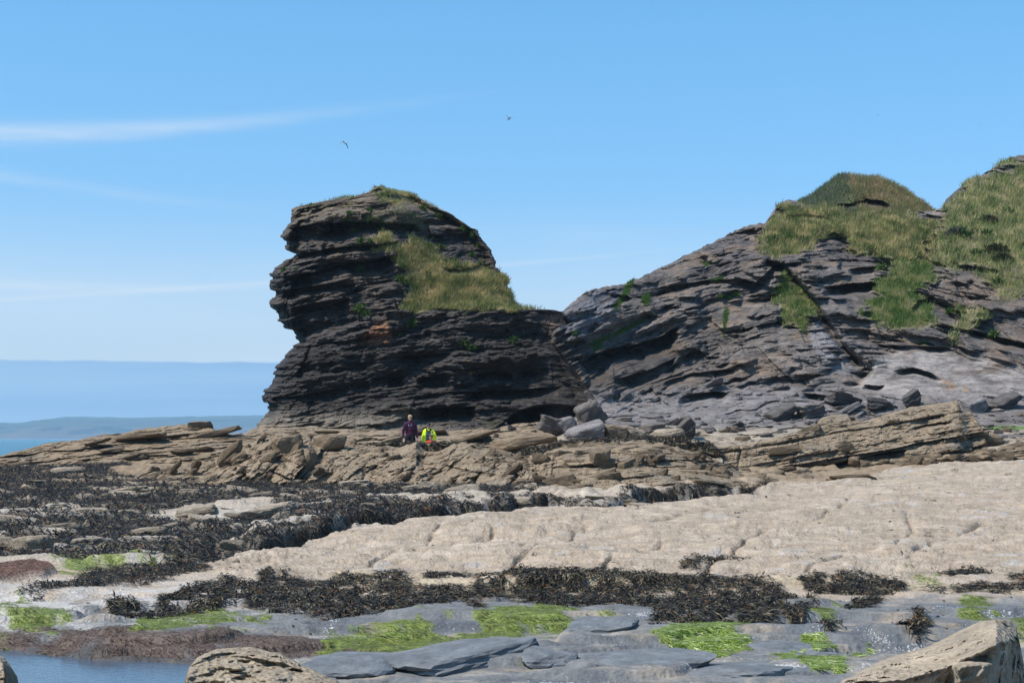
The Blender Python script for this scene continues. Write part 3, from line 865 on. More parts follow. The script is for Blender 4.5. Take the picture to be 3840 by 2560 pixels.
# upper mass stands back from the sill, and grass ramp leans back
d += -.75 * upper * ss(0, 30, l1 - wr)
ramp = ss(1430, 1680, PX) * np.clip((1158 - R) / 290, 0, 1)
d += -2.6 * ramp * upper
d += .6 * ss(1330, 1300, PX + nB * 8) * ss(1000, 1020, R) * (1 - ss(1180, 1230, R)) * upper      # block corner left of the tall recess
d += under(wx, wr, [(1070, 860), (1150, 845), (1250, 835), (1330, 838)], 1.60, 95)
d += under(wx, wr, [(1200, 850), (1300, 830), (1420, 836), (1580, 842)], 1.44, 70)
d += under(wx, wr, [(1100, 962), (1250, 938), (1400, 915), (1500, 912)], 0.96, 26)
d += under(wx, wr, [(1080, 1035), (1180, 1020), (1320, 985), (1500, 960)], 1.44, 70)
d += under(wx, wr, [(1060, 1095), (1180, 1075), (1330, 1050)], 0.96, 50)
d += under(wx, wr, [(1090, 1160), (1200, 1140), (1320, 1120)], 1.28, 110)
d += under(wx, wr, [(1650, 1015), (1750, 1010), (1860, 985)], 0.80, 40)
d += under(wx, wr, [(1480, 1345), (1600, 1330), (1690, 1325)], 0.80, 45)
d += under(wx, wr, [(1560, 1425), (1640, 1418), (1700, 1415)], 1.28, 65)
d += under(wx, wr, [(1450, 1420), (1520, 1412)], 1.12, 40)
d += under(wx, wr, [(1780, 1405), (1860, 1390), (1930, 1400)], 0.96, 45)
d += under(wx, wr, [(1930, 1395), (2080, 1385)], 0.80, 40)
d += under(wx, wr, [(1740, 1480), (1900, 1465), (2120, 1455)], 1.12, 50)
d += under(wx, wr, [(1560, 1540), (1680, 1525), (1800, 1528)], 1.28, 60)
cave = ss(-6, 8, sdp(wx, wr, [(1870, 1600), (1900, 1570), (1950, 1535), (2030, 1522), (2120, 1528), (2220, 1530), (2300, 1545), (2300, 1640), (1870, 1640)]))
d += under(wx, wr, [(1000, 1500), (1100, 1490), (1300, 1450)], .5, 50)
d += .9 * ss(1480, 1640, R)                                          # foot spreads out
d = lerp(d, -2.6, cave)
tuck = ss(1960, 2080, PX) * ss(1150, 1162, R)
d = d * (1 - .7 * tuck) - .25 * tuck
d = np.where(k < .25, d * (.25 + 3 * k), d)
Y2 = Y - d
P = unproj(PX, R, Y2)
N = grid_normals(P); N *= -np.sign(N[..., 1].mean())
C, n, m = rockcol(P, DARK, tone, 70, .55)
C = mixc(C, (.17, .125, .082), ss(880, 770, R + nA * 60) * .85)                      # weathered earthy cap
C = mixc(C, (.14, .10, .068), ss(-.2, .45, nA) * ss(1350, 900, R) * .65)
C = mixc(C, (.15, .14, .13), ss(.1, .45, m + .2 * nB) * ss(.1, .5, N[..., 2]) * .6)
C = mixc(C, (.24, .235, .235), ss(-8, 16, sdp(wx, wr, [(1150, 850), (1210, 825), (1280, 822), (1310, 826), (1260, 850), (1190, 880)])) * ss(.0, .3, m + .15) * .8)
C = mixc(C, (.40, .175, .085), ss(-8, 8, sdp(wx, wr, [(1330, 1290), (1390, 1230), (1450, 1195), (1475, 1260), (1470, 1290), (1400, 1300)])) * (.55 + .6 * m))
C = mixc(C, (.22, .14, .10), ss(-8, 12, sdp(wx, wr, [(2040, 1180), (2100, 1172), (2090, 1240), (2070, 1280), (2050, 1230)])) * .6)
C = mixc(C, (.30, .20, .04), ss(-6, 4, sdp(wx, wr, [(1745, 1340), (1765, 1370), (1790, 1390), (1770, 1420), (1755, 1390)])) * ss(.0, .3, m) * .8)
C = mixc(C, (.20, .165, .125), ss(1500, 1600, R + .12 * (PX - 1000) * 0 + nA * 40) * (1 - ss(1500, 1760, PX)) * .85)
C = mixc(C, (.06, .05, .028), ss(-8, 10, sdp(wx, wr, [(1800, 1580), (1830, 1560), (1880, 1570), (1890, 1600), (1820, 1610)])) * .9)
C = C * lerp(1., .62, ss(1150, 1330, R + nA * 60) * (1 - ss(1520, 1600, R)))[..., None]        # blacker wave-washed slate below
C = mixc(C, (.20, .18, .09), gm * .9)
C = mixc(C, (.10, .078, .055), gm * ss(-.05, -.4, fbm(sc3(P, (1.3, 1.3, 1.3)), 4, 59, .6)) * .85)
cap = ss(716, 704, R) * 0
toff = ss(790, 720, R + nA * 30) * ss(1380, 1460, PX)
capg = toff * ss(-.2, .1, nB)
C = mixc(C, (.14, .12, .06), np.clip(capg, 0, 1) * .8)
# back half so that the stack is a closed body
nb = 60
ab = np.linspace(1, -1, nb)[1:-1]
PXb = (xl + xr)[None, :] / 2 + ab[:, None] * (xr - xl)[None, :] / 2
Yb = np.maximum(Y2[0], Y2[-1])[None, :] + (1 - ab[:, None] ** 2) ** .5 * (np.minimum(5.5, (xr - xl) / 95))[None, :]
w01 = (ab[:, None] + 1) / 2
Yb = Yb + (Y2[-1][None, :] - np.maximum(Y2[0], Y2[-1])[None, :]) * ss(.9, 1, w01) + (Y2[0][None, :] - np.maximum(Y2[0], Y2[-1])[None, :]) * ss(.1, 0, w01)
E0, E1 = P[0], P[-1]
Pb = E0[None] * (1 - w01[..., None]) + E1[None] * w01[..., None]
Pb[..., 1] = Yb; Pb[..., 2] += .25 * fbm(sc3(Pb, (.8, .8, .8)), 3, 3)
Pall = np.concatenate([P, Pb], 0); Call = np.concatenate([C, np.repeat(C[-1:], nb - 2, 0)], 0)
nrg = len(Pall)
idx = np.arange(nrg * nrw).reshape(nrg, nrw); idx2 = np.concatenate([idx, idx[:1]], 0)
fq = np.stack([idx2[:-1, :-1], idx2[1:, :-1], idx2[1:, 1:], idx2[:-1, 1:]], -1).reshape(-1, 4)
capf = idx[:, 0]
cen = Pall[:, 0].mean(0)
V = np.concatenate([Pall.reshape(-1, 3), cen[None]]); Cc = np.concatenate([Call.reshape(-1, 3), Call[0, 0][None]])
tri = np.stack([capf, np.full(nrg, len(V) - 1), np.roll(capf, -1)], -1)
stk = Relief(); stk.P, stk.N, stk.C, stk.PX, stk.R, stk.Y = P, N, C, PX, R, Y2
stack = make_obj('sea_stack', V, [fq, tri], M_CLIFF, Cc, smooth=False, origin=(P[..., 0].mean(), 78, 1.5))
tag(stack, 'tall dark layered sea stack with overhanging left nose and grassy slope', 'sea stack')
brk = fbm(sc3(P, (1.3, 1.3, 1.3)), 4, 59, .6)
grass('grass', stk, ss(-.12, .30, brk + np.clip(sg, -34, 34) / 48.) * (R > 850), 27000, .22, .030, stack, 301, label='tussocky straw and green grass slope')
grass('grass', stk, np.clip(capg + .25 * ss(800, 750, R) * ss(.15, .3, nB), 0, 1), 4500, .13, .024, stack, 302, label='dry short turf on the cap')
grass('grass', stk, ss(-12, 6, sdp(wx, wr, [(1480, 790), (1560, 800), (1600, 840), (1500, 850), (1400, 840), (1420, 800)])) * ss(-.3, .1, nB), 2500, .14, .024, stack, 303, label='grey-green tufts under the summit', pal=[(.32, .28, .19), (.26, .24, .15), (.20, .21, .11), (.15, .18, .085)])


# green cushions of thrift growing on ledges
def cushion_mesh(seed, rad, n=70):
    rng = np.random.default_rng(seed)
    dirs = norm(rng.normal(size=(n, 3)) * [1, 1, .8] + [0, -.2, .55])
    Pc = dirs * rad * [1.25, .8, .7] * .35
    cols = pick([(.07, .13, .03), (.10, .16, .035), (.05, .095, .025)], n, rng)
    return strips(Pc, norm(dirs + rng.normal(0, .3, (n, 3))), norm(np.cross(dirs, rng.normal(size=(n, 3)))), rad * (.5 + .6 * rng.random(n)), np.full(n, rad * .30), rad * .2 * rng.random(n), cols, rng)


CUSH = [cushion_mesh(s, .22) for s in (1, 2, 3)]


def cushion(parent, rl, px, r, size, i):
    y = lookup_y(rl, px, r)
    p = unproj(px, r, y - .03)
    V, Fq, Cc = CUSH[i % 3]
    o = make_obj('thrift_cushion', V * size + p, Fq, M_GRASS, Cc, parent)
    return o


for i, (x, r, s) in enumerate([(1350, 1008 + 8, .9), (1112, 1014, .8), (1066, 1015, .7), (1332, 832, .9), (1300, 822, .7), (1386, 825, 1.), (1428, 855, 1.1), (1330, 868, .9), (1355, 908, 1.1), (1388, 905, .7), (1308, 800, .7), (1165, 780, 1.),
                               (1350, 1160, 1.2), (1370, 1180, 1.1), (1540, 1220, 1.5), (1500, 1262, .7), (1740, 1290, 1.2), (1770, 1305, 1.0), (1925, 1280, 1.1), (1610, 925, .9), (1655, 930, .9), (1500, 1045, .9), (1385, 790, .7), (1585, 785, 1.),
                               (1600, 1030, .8), (1515, 1060, 1.0), (1780, 880, 1.), (1740, 860, .9), (1800, 920, .8), (1770, 960, .9), (1640, 815, 1.)]):
    cushion(stack, stk, x, r, s, i)

# ------------------------------------------------------------------ the folded cliff and grassy headland on the right
CREST = [(1900, 1300), (2000, 1215), (2080, 1178), (2110, 1166), (2140, 1138), (2200, 1092), (2260, 1076), (2330, 1066), (2400, 1042), (2480, 1002), (2560, 962), (2640, 925), (2720, 885), (2790, 850), (2830, 842), (2870, 836), (2900, 800), (2918, 765),
         (2945, 748), (2985, 752), (3010, 765), (3100, 778), (3200, 786), (3330, 792), (3440, 795), (3490, 792), (3540, 778), (3585, 740), (3590, 712), (3620, 690), (3680, 655), (3740, 622), (3770, 605), (3790, 588), (3840, 580), (4100, 520), (4500, 470), (5300, 430)]
CYT = [(400, 112), (560, 104), (640, 100), (760, 95), (850, 91.5), (1000, 87.), (1150, 83.6), (1300, 80.6), (1420, 78.2), (1480, 76.8), (1540, 74.8), (1600, 71.6), (1660, 69.0), (1720, 67.2), (1780, 66.4)]
JL = [(1100, 2110), (1165, 2100), (1230, 2082), (1285, 2076), (1340, 2120), (1420, 2180), (1500, 2236), (1540, 2246), (1600, 2200), (1640, 2140), (1780, 2100)]
FOLDX = np.array([1900, 2100, 2500, 2900, 3200, 3500, 3840, 4600, 5300]); FOLDS = np.array([.55, .52, .40, .18, -.06, -.20, -.30, -.3, -.3])
cpx = np.concatenate([np.linspace(1960, 2060, 12), np.linspace(2066, 3860, 540), np.linspace(3880, 5300, 50)])
xg = np.linspace(1900, 5300, 400); sl_ = np.interp(xg, FOLDX, FOLDS); fz = np.concatenate([[0], np.cumsum((sl_[1:] + sl_[:-1]) / 2 * np.diff(xg))]) / F * 80
TOEPX = [(2240, 1480), (2330, 1440), (2420, 1500), (2600, 1490), (2800, 1440), (3000, 1440)]
cl_n = {}


def cliff_y(PX, R):
    y = table(R, CYT) + 3.5 * ss(3300, 3900, PX) * ss(1000, 700, R)
    xl = table(R, JL)
    yst = table(R, [(1000, 81.), (1100, 79.6), (1165, 78.0), (1300, 77.5), (1450, 76.8), (1540, 75.4), (1600, 72.6), (1660, 69.6), (1780, 66.6)])
    y = lerp(np.minimum(yst, y), y, ss(0, 420, PX - xl))              # flush with the stack where they meet
    return y + .05 * np.clip(xl - PX, 0, 400)


CG = [  # grassy areas (photo px)
    [(2850, 880), (2890, 850), (2930, 790), (2960, 768), (3040, 775), (3180, 800), (3320, 805), (3430, 815), (3470, 850), (3480, 900), (3450, 960), (3400, 970), (3330, 975), (3270, 950), (3210, 960), (3190, 900), (3130, 875), (3080, 890), (3060, 930), (2990, 960), (2920, 965), (2850, 950)],
    [(3380, 970), (3450, 975), (3490, 1010), (3500, 1045), (3450, 1100), (3420, 1130), (3500, 1150), (3520, 1190), (3470, 1225), (3400, 1235), (3300, 1220), (3255, 1190), (3260, 1140), (3300, 1060)],
    [(3500, 860), (3540, 790), (3590, 760), (3610, 705), (3700, 650), (3850, 600), (4200, 560), (5400, 480), (5400, 1010), (4300, 1060), (3960, 1080), (3840, 1040), (3700, 1020), (3560, 1010), (3490, 990), (3510, 920)],
    [(2895, 1050), (2950, 1040), (3000, 1075), (3040, 1130), (3040, 1190), (3000, 1240), (2950, 1240), (2945, 1180), (2905, 1120)],
    [(3600, 1170), (3660, 1150), (3700, 1170), (3680, 1210), (3600, 1240), (3560, 1290), (3580, 1210)],
    [(3660, 1040), (3840, 1050), (4000, 1060), (4000, 1110), (3760, 1110)],
]
SMALLG = [[(2330, 1110), (2350, 1070), (2375, 1045), (2372, 1060), (2350, 1110), (2305, 1165), (2300, 1160)], [(2400, 1115), (2430, 1100), (2435, 1130), (2415, 1150)], [(2200, 1290), (2240, 1275), (2330, 1235), (2410, 1200), (2420, 1205), (2330, 1250), (2220, 1300)],
          [(2220, 1310), (2260, 1280), (2258, 1300), (2230, 1315)], [(2625, 985), (2660, 990), (2650, 1000)], [(2660, 1050), (2710, 1045), (2700, 1062)], [(2690, 1110), (2750, 1110), (2740, 1120), (2690, 1118)], [(2710, 1190), (2725, 1150), (2730, 1180), (2710, 1270)], [(2140, 1255), (2165, 1245), (2165, 1258)]]


def cliff_disp(P, PX, R):
    nA = fbm(sc3(P, (.30, .30, .42)), 4, 150); nB = fbm(sc3(P, (1.1, 1.1, 1.6)), 4, 151)
    wx = PX + nB * 20; wr = R + nA * 18
    b = P[..., 2] - np.interp(PX, xg, fz) + .35 * fbm(sc3(P, (.25, .25, .25)), 3, 152) + .07 * fbm(sc3(P, (1.8, 1.8, 1.8)), 3, 153)
    d, tone = strata(b, P[..., 0] + .4 * P[..., 2], [(1.5, .40, 3.0, .45, .16), (.47, .22, 1.3, .28, .09), (.16, .09, .6, .11, .04)], 160)
    nC = fbm(sc3(P, (.6, .6, .6)), 3, 159)
    grassm = np.zeros(PX.shape); gsd = np.full(PX.shape, -99.)
    for i, pl in enumerate(CG):
        sd_ = sdp(wx + nB * 55 + nC * 60, wr + nB * 34 + nC * 30, pl); gsd = np.maximum(gsd, sd_)
        grassm = np.maximum(grassm, ss(-8, 12, sd_) * (ss(-.62, -.3, nB + .25 * nA) if i != 1 else 1))
    small = np.zeros(PX.shape)
    for pl in SMALLG: small = np.maximum(small, ss(-4, 3, sdp(PX + nB * 8, R + nB * 5, pl)))
    toe = ss(1430, 1500, wr + 40 * ss(3200, 3300, PX) * -1) 
    smooth = np.clip(grassm * .85 + toe * .72, 0, .88)
    rs = ss(-10, 20, sdp(wx, wr, [(3280, 1340), (3400, 1300), (3560, 1310), (3840, 1370), (5400, 1400), (5400, 1490), (3600, 1500), (3300, 1500), (3200, 1450), (3250, 1400)]))   # pale smooth slab
    smooth = np.maximum(smooth, rs * .85)
    bigl, _ = broken(P, b, P[..., 0] + .4 * P[..., 2], (.14, .42), 1.7, 4., 161)
    dbk, tb = broken(P, b, P[..., 0] + .4 * P[..., 2], (.36, 1.5), .55, 5., 157)
    dbk2, tb2 = broken(P, b, P[..., 0] + .4 * P[..., 2], (1.1, 5.2), .16, 4., 158)
    tone = tone * .6 + tb * .8 + tb2 * .5
    am = .12 + 1.2 * ss(-.35, .4, fbm(sc3(P, (.34, .34, .55)), 3, 149))
    d = (d * am * .95 + bigl * 1.0 + dbk * (.12 + .22 * am) + dbk2 * (.3 + .3 * am)) * (1 - smooth) + .55 * nA * (1 - .5 * smooth) + .14 * nB
    d += .05 * fbm(sc3(P, (4, 4, 7)), 3, 154) * (1 - .4 * smooth)
    d += grassm * (.10 * fbm(sc3(P, (2.4, 2.4, 2.4)), 3, 155) + .05)
    # slabs lying on the toe, stepping down to the shore
    qs = fbm(sc3(P, (.38, .5, .8)), 3, 156) * 5 + PX * .004
    d += toe * .12 * (np.floor(qs) % 3 - 1) * ss(0, .25, qs % 1)
    U = lambda line, dep, wid, soft=6: under(wx, wr, line, dep * 1.7, wid, soft)
    d += U([(2180, 1350), (2240, 1335), (2300, 1312), (2400, 1290), (2480, 1262), (2550, 1225)], 1.4, 95)
    d += U([(2300, 1420), (2420, 1400), (2540, 1340)], .6, 60)
    d += U([(2540, 1500), (2600, 1478), (2680, 1470), (2740, 1478)], .8, 50)
    d += U([(2480, 1440), (2600, 1400), (2760, 1380)], .5, 40)
    d += U([(2750, 1035), (2830, 1060), (2900, 1000), (2950, 985)], .8, 45)
    d += U([(2440, 1085), (2560, 1065), (2700, 1045), (2790, 1050)], .5, 40)
    d += U([(3080, 1085), (3140, 1075), (3200, 1062), (3290, 1055)], 1.5, 50)
    d += U([(3180, 1010), (3240, 1005), (3300, 1000)], .6, 40)
    d += U([(2920, 800), (2950, 812), (3020, 805), (3090, 815), (3130, 820)], .8, 40)
    d += U([(3080, 890), (3130, 878), (3180, 900)], .4, 30)
    d += U([(3400, 1160), (3450, 1125), (3490, 1112)], .9, 45)
    d += U([(3540, 970), (3600, 1004), (3700, 1018), (3760, 1020)], .5, 30)
    d += U([(3620, 1240), (3720, 1262), (3840, 1292), (4000, 1330)], 1.0, 40)
    d += U([(3800, 930), (3860, 900), (4000, 890)], .8, 60)
    d += U([(3270, 1290), (3400, 1305), (3560, 1312)], .4, 22)
    d += U([(3345, 1390), (3420, 1385), (3480, 1402), (3530, 1430)], .6, 30)
    d += U([(3230, 1440), (3290, 1450), (3320, 1446)], .5, 22)
    d += U([(3000, 1480), (3100, 1490), (3180, 1500)], .7, 30)
    # the long diagonal fissure with a bare pale slab on its left
    FI = [(2880, 985), (2935, 1005), (3000, 1075), (3060, 1150), (3110, 1230), (3160, 1300), (3215, 1360)]
    fd = seg_dist(PX + nB * 10, R + nB * 8, FI)
    d -= 2.2 * np.exp(-(fd / 12.) ** 2)
    fx = np.interp(R, [p[1] for p in FI], [p[0] for p in FI])
    d += .5 * ss(0, 30, PX - fx) * (1 - ss(60, 170, PX - fx)) * ss(990, 1040, R) * (1 - ss(1320, 1370, R))
    psl = ss(-8, 10, sdp(wx, wr, [(3060, 1170), (3100, 1170), (3200, 1340), (3220, 1400), (3120, 1400), (3060, 1320), (3040, 1260)]))
    d = d + psl * .1
    # gully with scree between knoll and hillside
    GU = [(3500, 800), (3490, 850), (3510, 900), (3470, 960), (3440, 1000)]
    gd = seg_dist(wx, wr, GU)
    d -= .6 * np.exp(-(gd / 26) ** 2)
    cl_n.update(gsd=gsd, nA=nA, nB=nB, tone=tone, grass=grassm, small=small, toe=toe, rs=rs, psl=psl, gd=gd, wx=wx, wr=wr, fd=fd)
    return d, tone


def cliff_col(P, PX, R, N, tone):
    nA, nB, wx, wr = cl_n['nA'], cl_n['nB'], cl_n['wx'], cl_n['wr']
    C, n, m = rockcol(P, (.135, .112, .098), tone, 170, .6)
    C = mixc(C, (.085, .076, .078), ss(-.1, .35, nA) * .6)
    C = mixc(C, (.21, .145, .098), ss(-.02, .4, fbm(sc3(P, (.5, .5, .9)), 3, 171)) * .6)
    C = mixc(C, (.19, .17, .165), ss(1420, 1500, wr) * ss(-.55, .1, n + .2) * (1 - ss(3000, 3300, PX) * .4) * .9)
    C = mixc(C, (.30, .262, .24), cl_n['rs'] * ss(-.5, .2, n) * .9)
    C = mixc(C, (.20, .19, .195), cl_n['psl'] * .75)
    C = mixc(C, (.14, .135, .15), ss(-14, 10, sdp(wx, wr, [(2110, 1165), (2200, 1100), (2330, 1075), (2290, 1170), (2200, 1260), (2090, 1280)])) * .75)
    C = mixc(C, (.28, .16, .09), ss(.30, .5, m + .25 * nA) * .35)
    C = mixc(C, (.35, .19, .09), ss(-5, 5, sdp(wx, wr, [(3530, 1420), (3560, 1430), (3620, 1450), (3650, 1470), (3560, 1480), (3530, 1460)])) * ss(-.1, .2, m) * .7)
    C = mixc(C, (.42, .24, .12), ss(-4, 3, sdp(wx, wr, [(3640, 1262), (3740, 1268), (3830, 1290), (3820, 1296), (3730, 1276)])) * .6)
    C = mixc(C, (.17, .125, .098), ss(-10, 14, sdp(wx, wr, [(2800, 850), (2880, 835), (2920, 790), (3060, 810), (3000, 850), (2910, 880), (2880, 940), (2800, 900)])) * .9)
    C = mixc(C, (.17, .15, .14), np.exp(-(cl_n['gd'] / 26) ** 2) * .9)
    C = mixc(C, (.45, .28, .15), np.exp(-(cl_n['gd'] / 30) ** 2) * ss(.28, .4, m) * .9)
    C = mixc(C, (.21, .175, .15), ss(-8, 8, sdp(wx, wr, [(3270, 795), (3360, 792), (3500, 790), (3600, 740), (3570, 800), (3480, 815), (3360, 815)])) * .8)
    C = mixc(C, (.17, .13, .105), ss(-12, 12, sdp(wx, wr, [(3500, 1040), (3660, 1030), (3840, 1110), (3840, 1180), (3700, 1170), (3560, 1180), (3510, 1130)])) * ss(-.4, .2, m) * .7)
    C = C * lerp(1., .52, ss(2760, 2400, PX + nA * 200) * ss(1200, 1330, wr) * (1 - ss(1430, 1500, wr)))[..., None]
    low = ss(1585, 1620, wr)
    C = mixc(C, (.34, .275, .205), low * .85)
    C = mixc(C, (.44, .37, .27), low * ss(3560, 3700, PX) * ss(-.1, .3, nA) * .8)
    C = mixc(C, (.11, .20, .03), ss(-4, 3, sdp(wx, wr, [(3690, 1598), (3760, 1592), (3840, 1596), (3840, 1606), (3740, 1604)])) * .9)
    earth = np.clip(cl_n['grass'], 0, 1)
    cl_n['brk'] = fbm(sc3(P, (1.2, 1.2, 1.2)), 4, 172, .6)
    C = mixc(C, (.20, .18, .09), earth * .92)
    C = mixc(C, (.13, .098, .068), ss(-.05, -.4, cl_n['brk']) * earth * .85)
    C = mixc(C, (.06, .11, .025), cl_n['small'] * .9)
    return C


ci = lambda pts: (lambda x: np.interp(x, [p[0] for p in pts], [p[1] for p in pts]))
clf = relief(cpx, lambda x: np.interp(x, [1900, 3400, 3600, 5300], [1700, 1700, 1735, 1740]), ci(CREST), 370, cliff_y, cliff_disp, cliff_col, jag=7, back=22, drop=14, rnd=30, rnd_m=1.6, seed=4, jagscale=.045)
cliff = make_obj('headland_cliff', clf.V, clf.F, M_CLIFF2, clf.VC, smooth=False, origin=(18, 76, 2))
tag(cliff, 'grey folded rock cliff right of the sea stack, topped with grass', 'cliff')
gmc = ss(-.10, .32, cl_n['brk'] + np.clip(cl_n['gsd'], -40, 40) / 56.)
grass('grass', clf, gmc * (clf.PX < 3500) * (clf.R < 980), 29000, .28, .038, cliff, 311, label='straw-coloured grass along the cliff top')
grass('grass', clf, gmc * (clf.PX < 3500) * (clf.R >= 980), 17000, .22, .034, cliff, 312, label='greener grass hanging down the cliff', pal=[(.40, .36, .17), (.29, .30, .11), (.20, .26, .07), (.14, .22, .055), (.11, .17, .045)])
grass('grass', clf, gmc * (clf.PX >= 3500) * (clf.PX < 4300), 38000, .30, .040, cliff, 313, label='green grass slope right of the gully', pal=[(.56, .46, .24), (.46, .40, .18), (.32, .33, .12), (.20, .27, .07), (.36, .29, .16), (.13, .18, .05)])
grass('grass', clf, cl_n['small'], 3500, .13, .03, cliff, 314, label='bright green plants along the cracks', pal=[(.08, .15, .03), (.06, .115, .025), (.10, .17, .04)])
for i, (x, r, s) in enumerate([(3610, 890, 2.4), (3660, 955, 1.6), (3740, 1060, 1.4), (3730, 1255, 1.2), (3560, 1170, 1.0), (2900, 905, 1.6), (2960, 900, 1.8), (3010, 905, 1.5), (3110, 880, 1.8), (3310, 1010, 1.5), (3460, 1290, .9), (2760, 1110, 1.), (3780, 800, 1.6), (3700, 880, 1.6)]):
    cushion(cliff, clf, x, r, s, i)

# dark gorse bushes on the hillside
def bush(px, r, size, label, i, pal):
    y = lookup_y(clf, px, r); p = unproj(px, r, y)
    rng = np.random.default_rng(900 + i); n = 900
    dirs = norm(rng.normal(size=(n, 3))); dirs[:, 2] = np.abs(dirs[:, 2]) * .9 - .1
    rad = size * (.55 + .45 * rng.random((n, 1))) * (1 + .35 * fbm(dirs * 2 + i, 2, 5))[:, None]
    Pc = dirs * rad * [1.15, .8, .8]
    o = empty('bush', p.tolist()); tag(o, label, 'bush', 'bushes on the grassy hillside')
    V, Fq, Cc = strips(Pc, norm(dirs + rng.normal(0, .5, (n, 3))), norm(np.cross(dirs, rng.normal(size=(n, 3)))), np.full(n, .16), np.full(n, .05), np.full(n, .03), pick(pal, n, rng), rng)
    make_obj('foliage', V + p, Fq, M_GRASS, Cc, o)
    st = []
    for k in range(5):
        a = k * 1.3; st.append(((0, 0, -.15), (math.cos(a) * size * .4, math.sin(a) * size * .3, size * .4)))
    V, Fq, Cc = strips(np.array([q[0] for q in st]), norm(np.array([q[1] for q in st]) + [0, 0, .15]), norm(np.cross(np.array([q[1] for q in st]), [0, 1, .3])), np.full(5, size * .7), np.full(5, .05), np.zeros(5), np.tile([.06, .045, .03], (5, 1)), rng)
    make_obj('stem', V + p, Fq, M_GRASS, Cc, o)


bush(3735, 945, .62, 'round dark brown-green bush on the right hillside', 1, [(.035, .04, .02), (.06, .05, .025), (.05, .065, .025)])
bush(3760, 975, .45, 'smaller olive bush just below the round dark one', 2, [(.07, .07, .03), (.05, .055, .025)])
bush(3590, 880, .55, 'grey twiggy heather bush beside the gully', 3, [(.12, .10, .10), (.09, .08, .08), (.15, .13, .12)])
bush(3710, 830, .42, 'low dark heather patch in the hillside grass', 4, [(.05, .04, .035), (.07, .06, .04)])

# the grassy knoll behind the cliff edge
KC = [(2960, 800), (2995, 758), (3040, 735), (3090, 700), (3130, 668), (3160, 656), (3180, 658), (3215, 668), (3260, 672), (3290, 670), (3330, 690), (3380, 712), (3420, 740), (3460, 770), (3490, 792), (3510, 812)]
kn = {}


def knoll_y(PX, R):
    return 93.5 + np.interp(R, [650, 740, 800, 850], [6.5, 3.5, .8, -.6]) + 2.2 * np.abs((PX - 3200) / 260) ** 2


def knoll_disp(P, PX, R):
    nB = fbm(sc3(P, (1, 1, 1.2)), 4, 181); nA = fbm(sc3(P, (.4, .4, .4)), 3, 182)
    d = .35 * nA + .12 * nB + .06 * fbm(sc3(P, (3, 3, 3)), 3, 183)
    sc_ = under(PX + nB * 45, R + nA * 26 + nB * 16, [(3130, 768), (3190, 752), (3230, 745), (3290, 752), (3330, 772), (3350, 780)], 1.3, 48)
    d += sc_ + .7 * ss(3190, 3170, PX) * 0
    d += .5 * ss(20, -20, PX - (3165 + (R - 660) * .25)) * -1 * ss(640, 700, R)
    kn.update(nB=nB, scar=-sc_); return d, nB


def knoll_col(P, PX, R, N, info):
    C = np.ones(P.shape, f32) * np.array((.20, .18, .09), f32)
    C = mixc(C, (.09, .11, .055), ss(3190, 3150, PX) * .8)
    C = mixc(C, (.20, .135, .08), ss(3180, 3300, PX) * ss(-.2, .3, info) * .7)
    C = mixc(C, (.085, .062, .048), ss(.1, .5, kn['scar']))
    return C


kno = relief(np.linspace(2962, 3508, 150), lambda x: x * 0 + 835., ci(KC), 80, knoll_y, knoll_disp, knoll_col, jag=4, back=9, drop=9, rnd=22, rnd_m=1.2, seed=8, jagscale=.05)
knoll = make_obj('grassy_knoll', kno.V, kno.F, M_EARTH, kno.VC, origin=(19, 94, 12))
tag(knoll, 'pointed grassy knoll with a bare earth scar under its brow', 'knoll')
km = ss(.5, .1, kn['scar'])
grass('grass', kno, km * ss(3165, 3195, kno.PX - (kno.R - 660) * .25), 16000, .30, .034, knoll, 321, label='tawny pink-tinged grass on the right flank', pal=[(.46, .30, .19), (.40, .31, .16), (.33, .29, .12), (.20, .24, .08), (.27, .21, .12)])
grass('grass', kno, km * ss(3195, 3165, kno.PX - (kno.R - 660) * .25), 9000, .22, .030, knoll, 322, label='short dark green turf on the left flank', pal=[(.19, .20, .12), (.15, .19, .085), (.12, .165, .065), (.22, .21, .15)])

# ------------------------------------------------------------------ bedded platform under the stack, left ledge, ridges
BROWN = (.285, .225, .16)


def bedded(deg, layers, seed, low=.3, rough=.06, waves=.2):
    def f(P, PX, R):
        b = bed(P, deg, waves, .5, seed)
        d, tone = strata(b, P[..., 0], layers, seed)
        nA = fbm(sc3(P, (.6, .6, 1)), 4, seed + 1)
        dbk, _ = broken(P, b, P[..., 0], (.7, 2.8), .4, 4., seed + 5)
        d = d * (.55 + .8 * ss(-.4, .4, nA)) * .7 + dbk + low * nA + rough * fbm(sc3(P, (3.5, 3.5, 6)), 4, seed + 2)
        return d, (tone, nA)
    return f


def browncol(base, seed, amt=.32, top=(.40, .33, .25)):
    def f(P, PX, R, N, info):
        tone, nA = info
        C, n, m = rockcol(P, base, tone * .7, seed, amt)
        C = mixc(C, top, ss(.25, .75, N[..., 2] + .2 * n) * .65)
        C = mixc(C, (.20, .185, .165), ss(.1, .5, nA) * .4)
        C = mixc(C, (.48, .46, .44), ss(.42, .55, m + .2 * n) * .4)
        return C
    return f


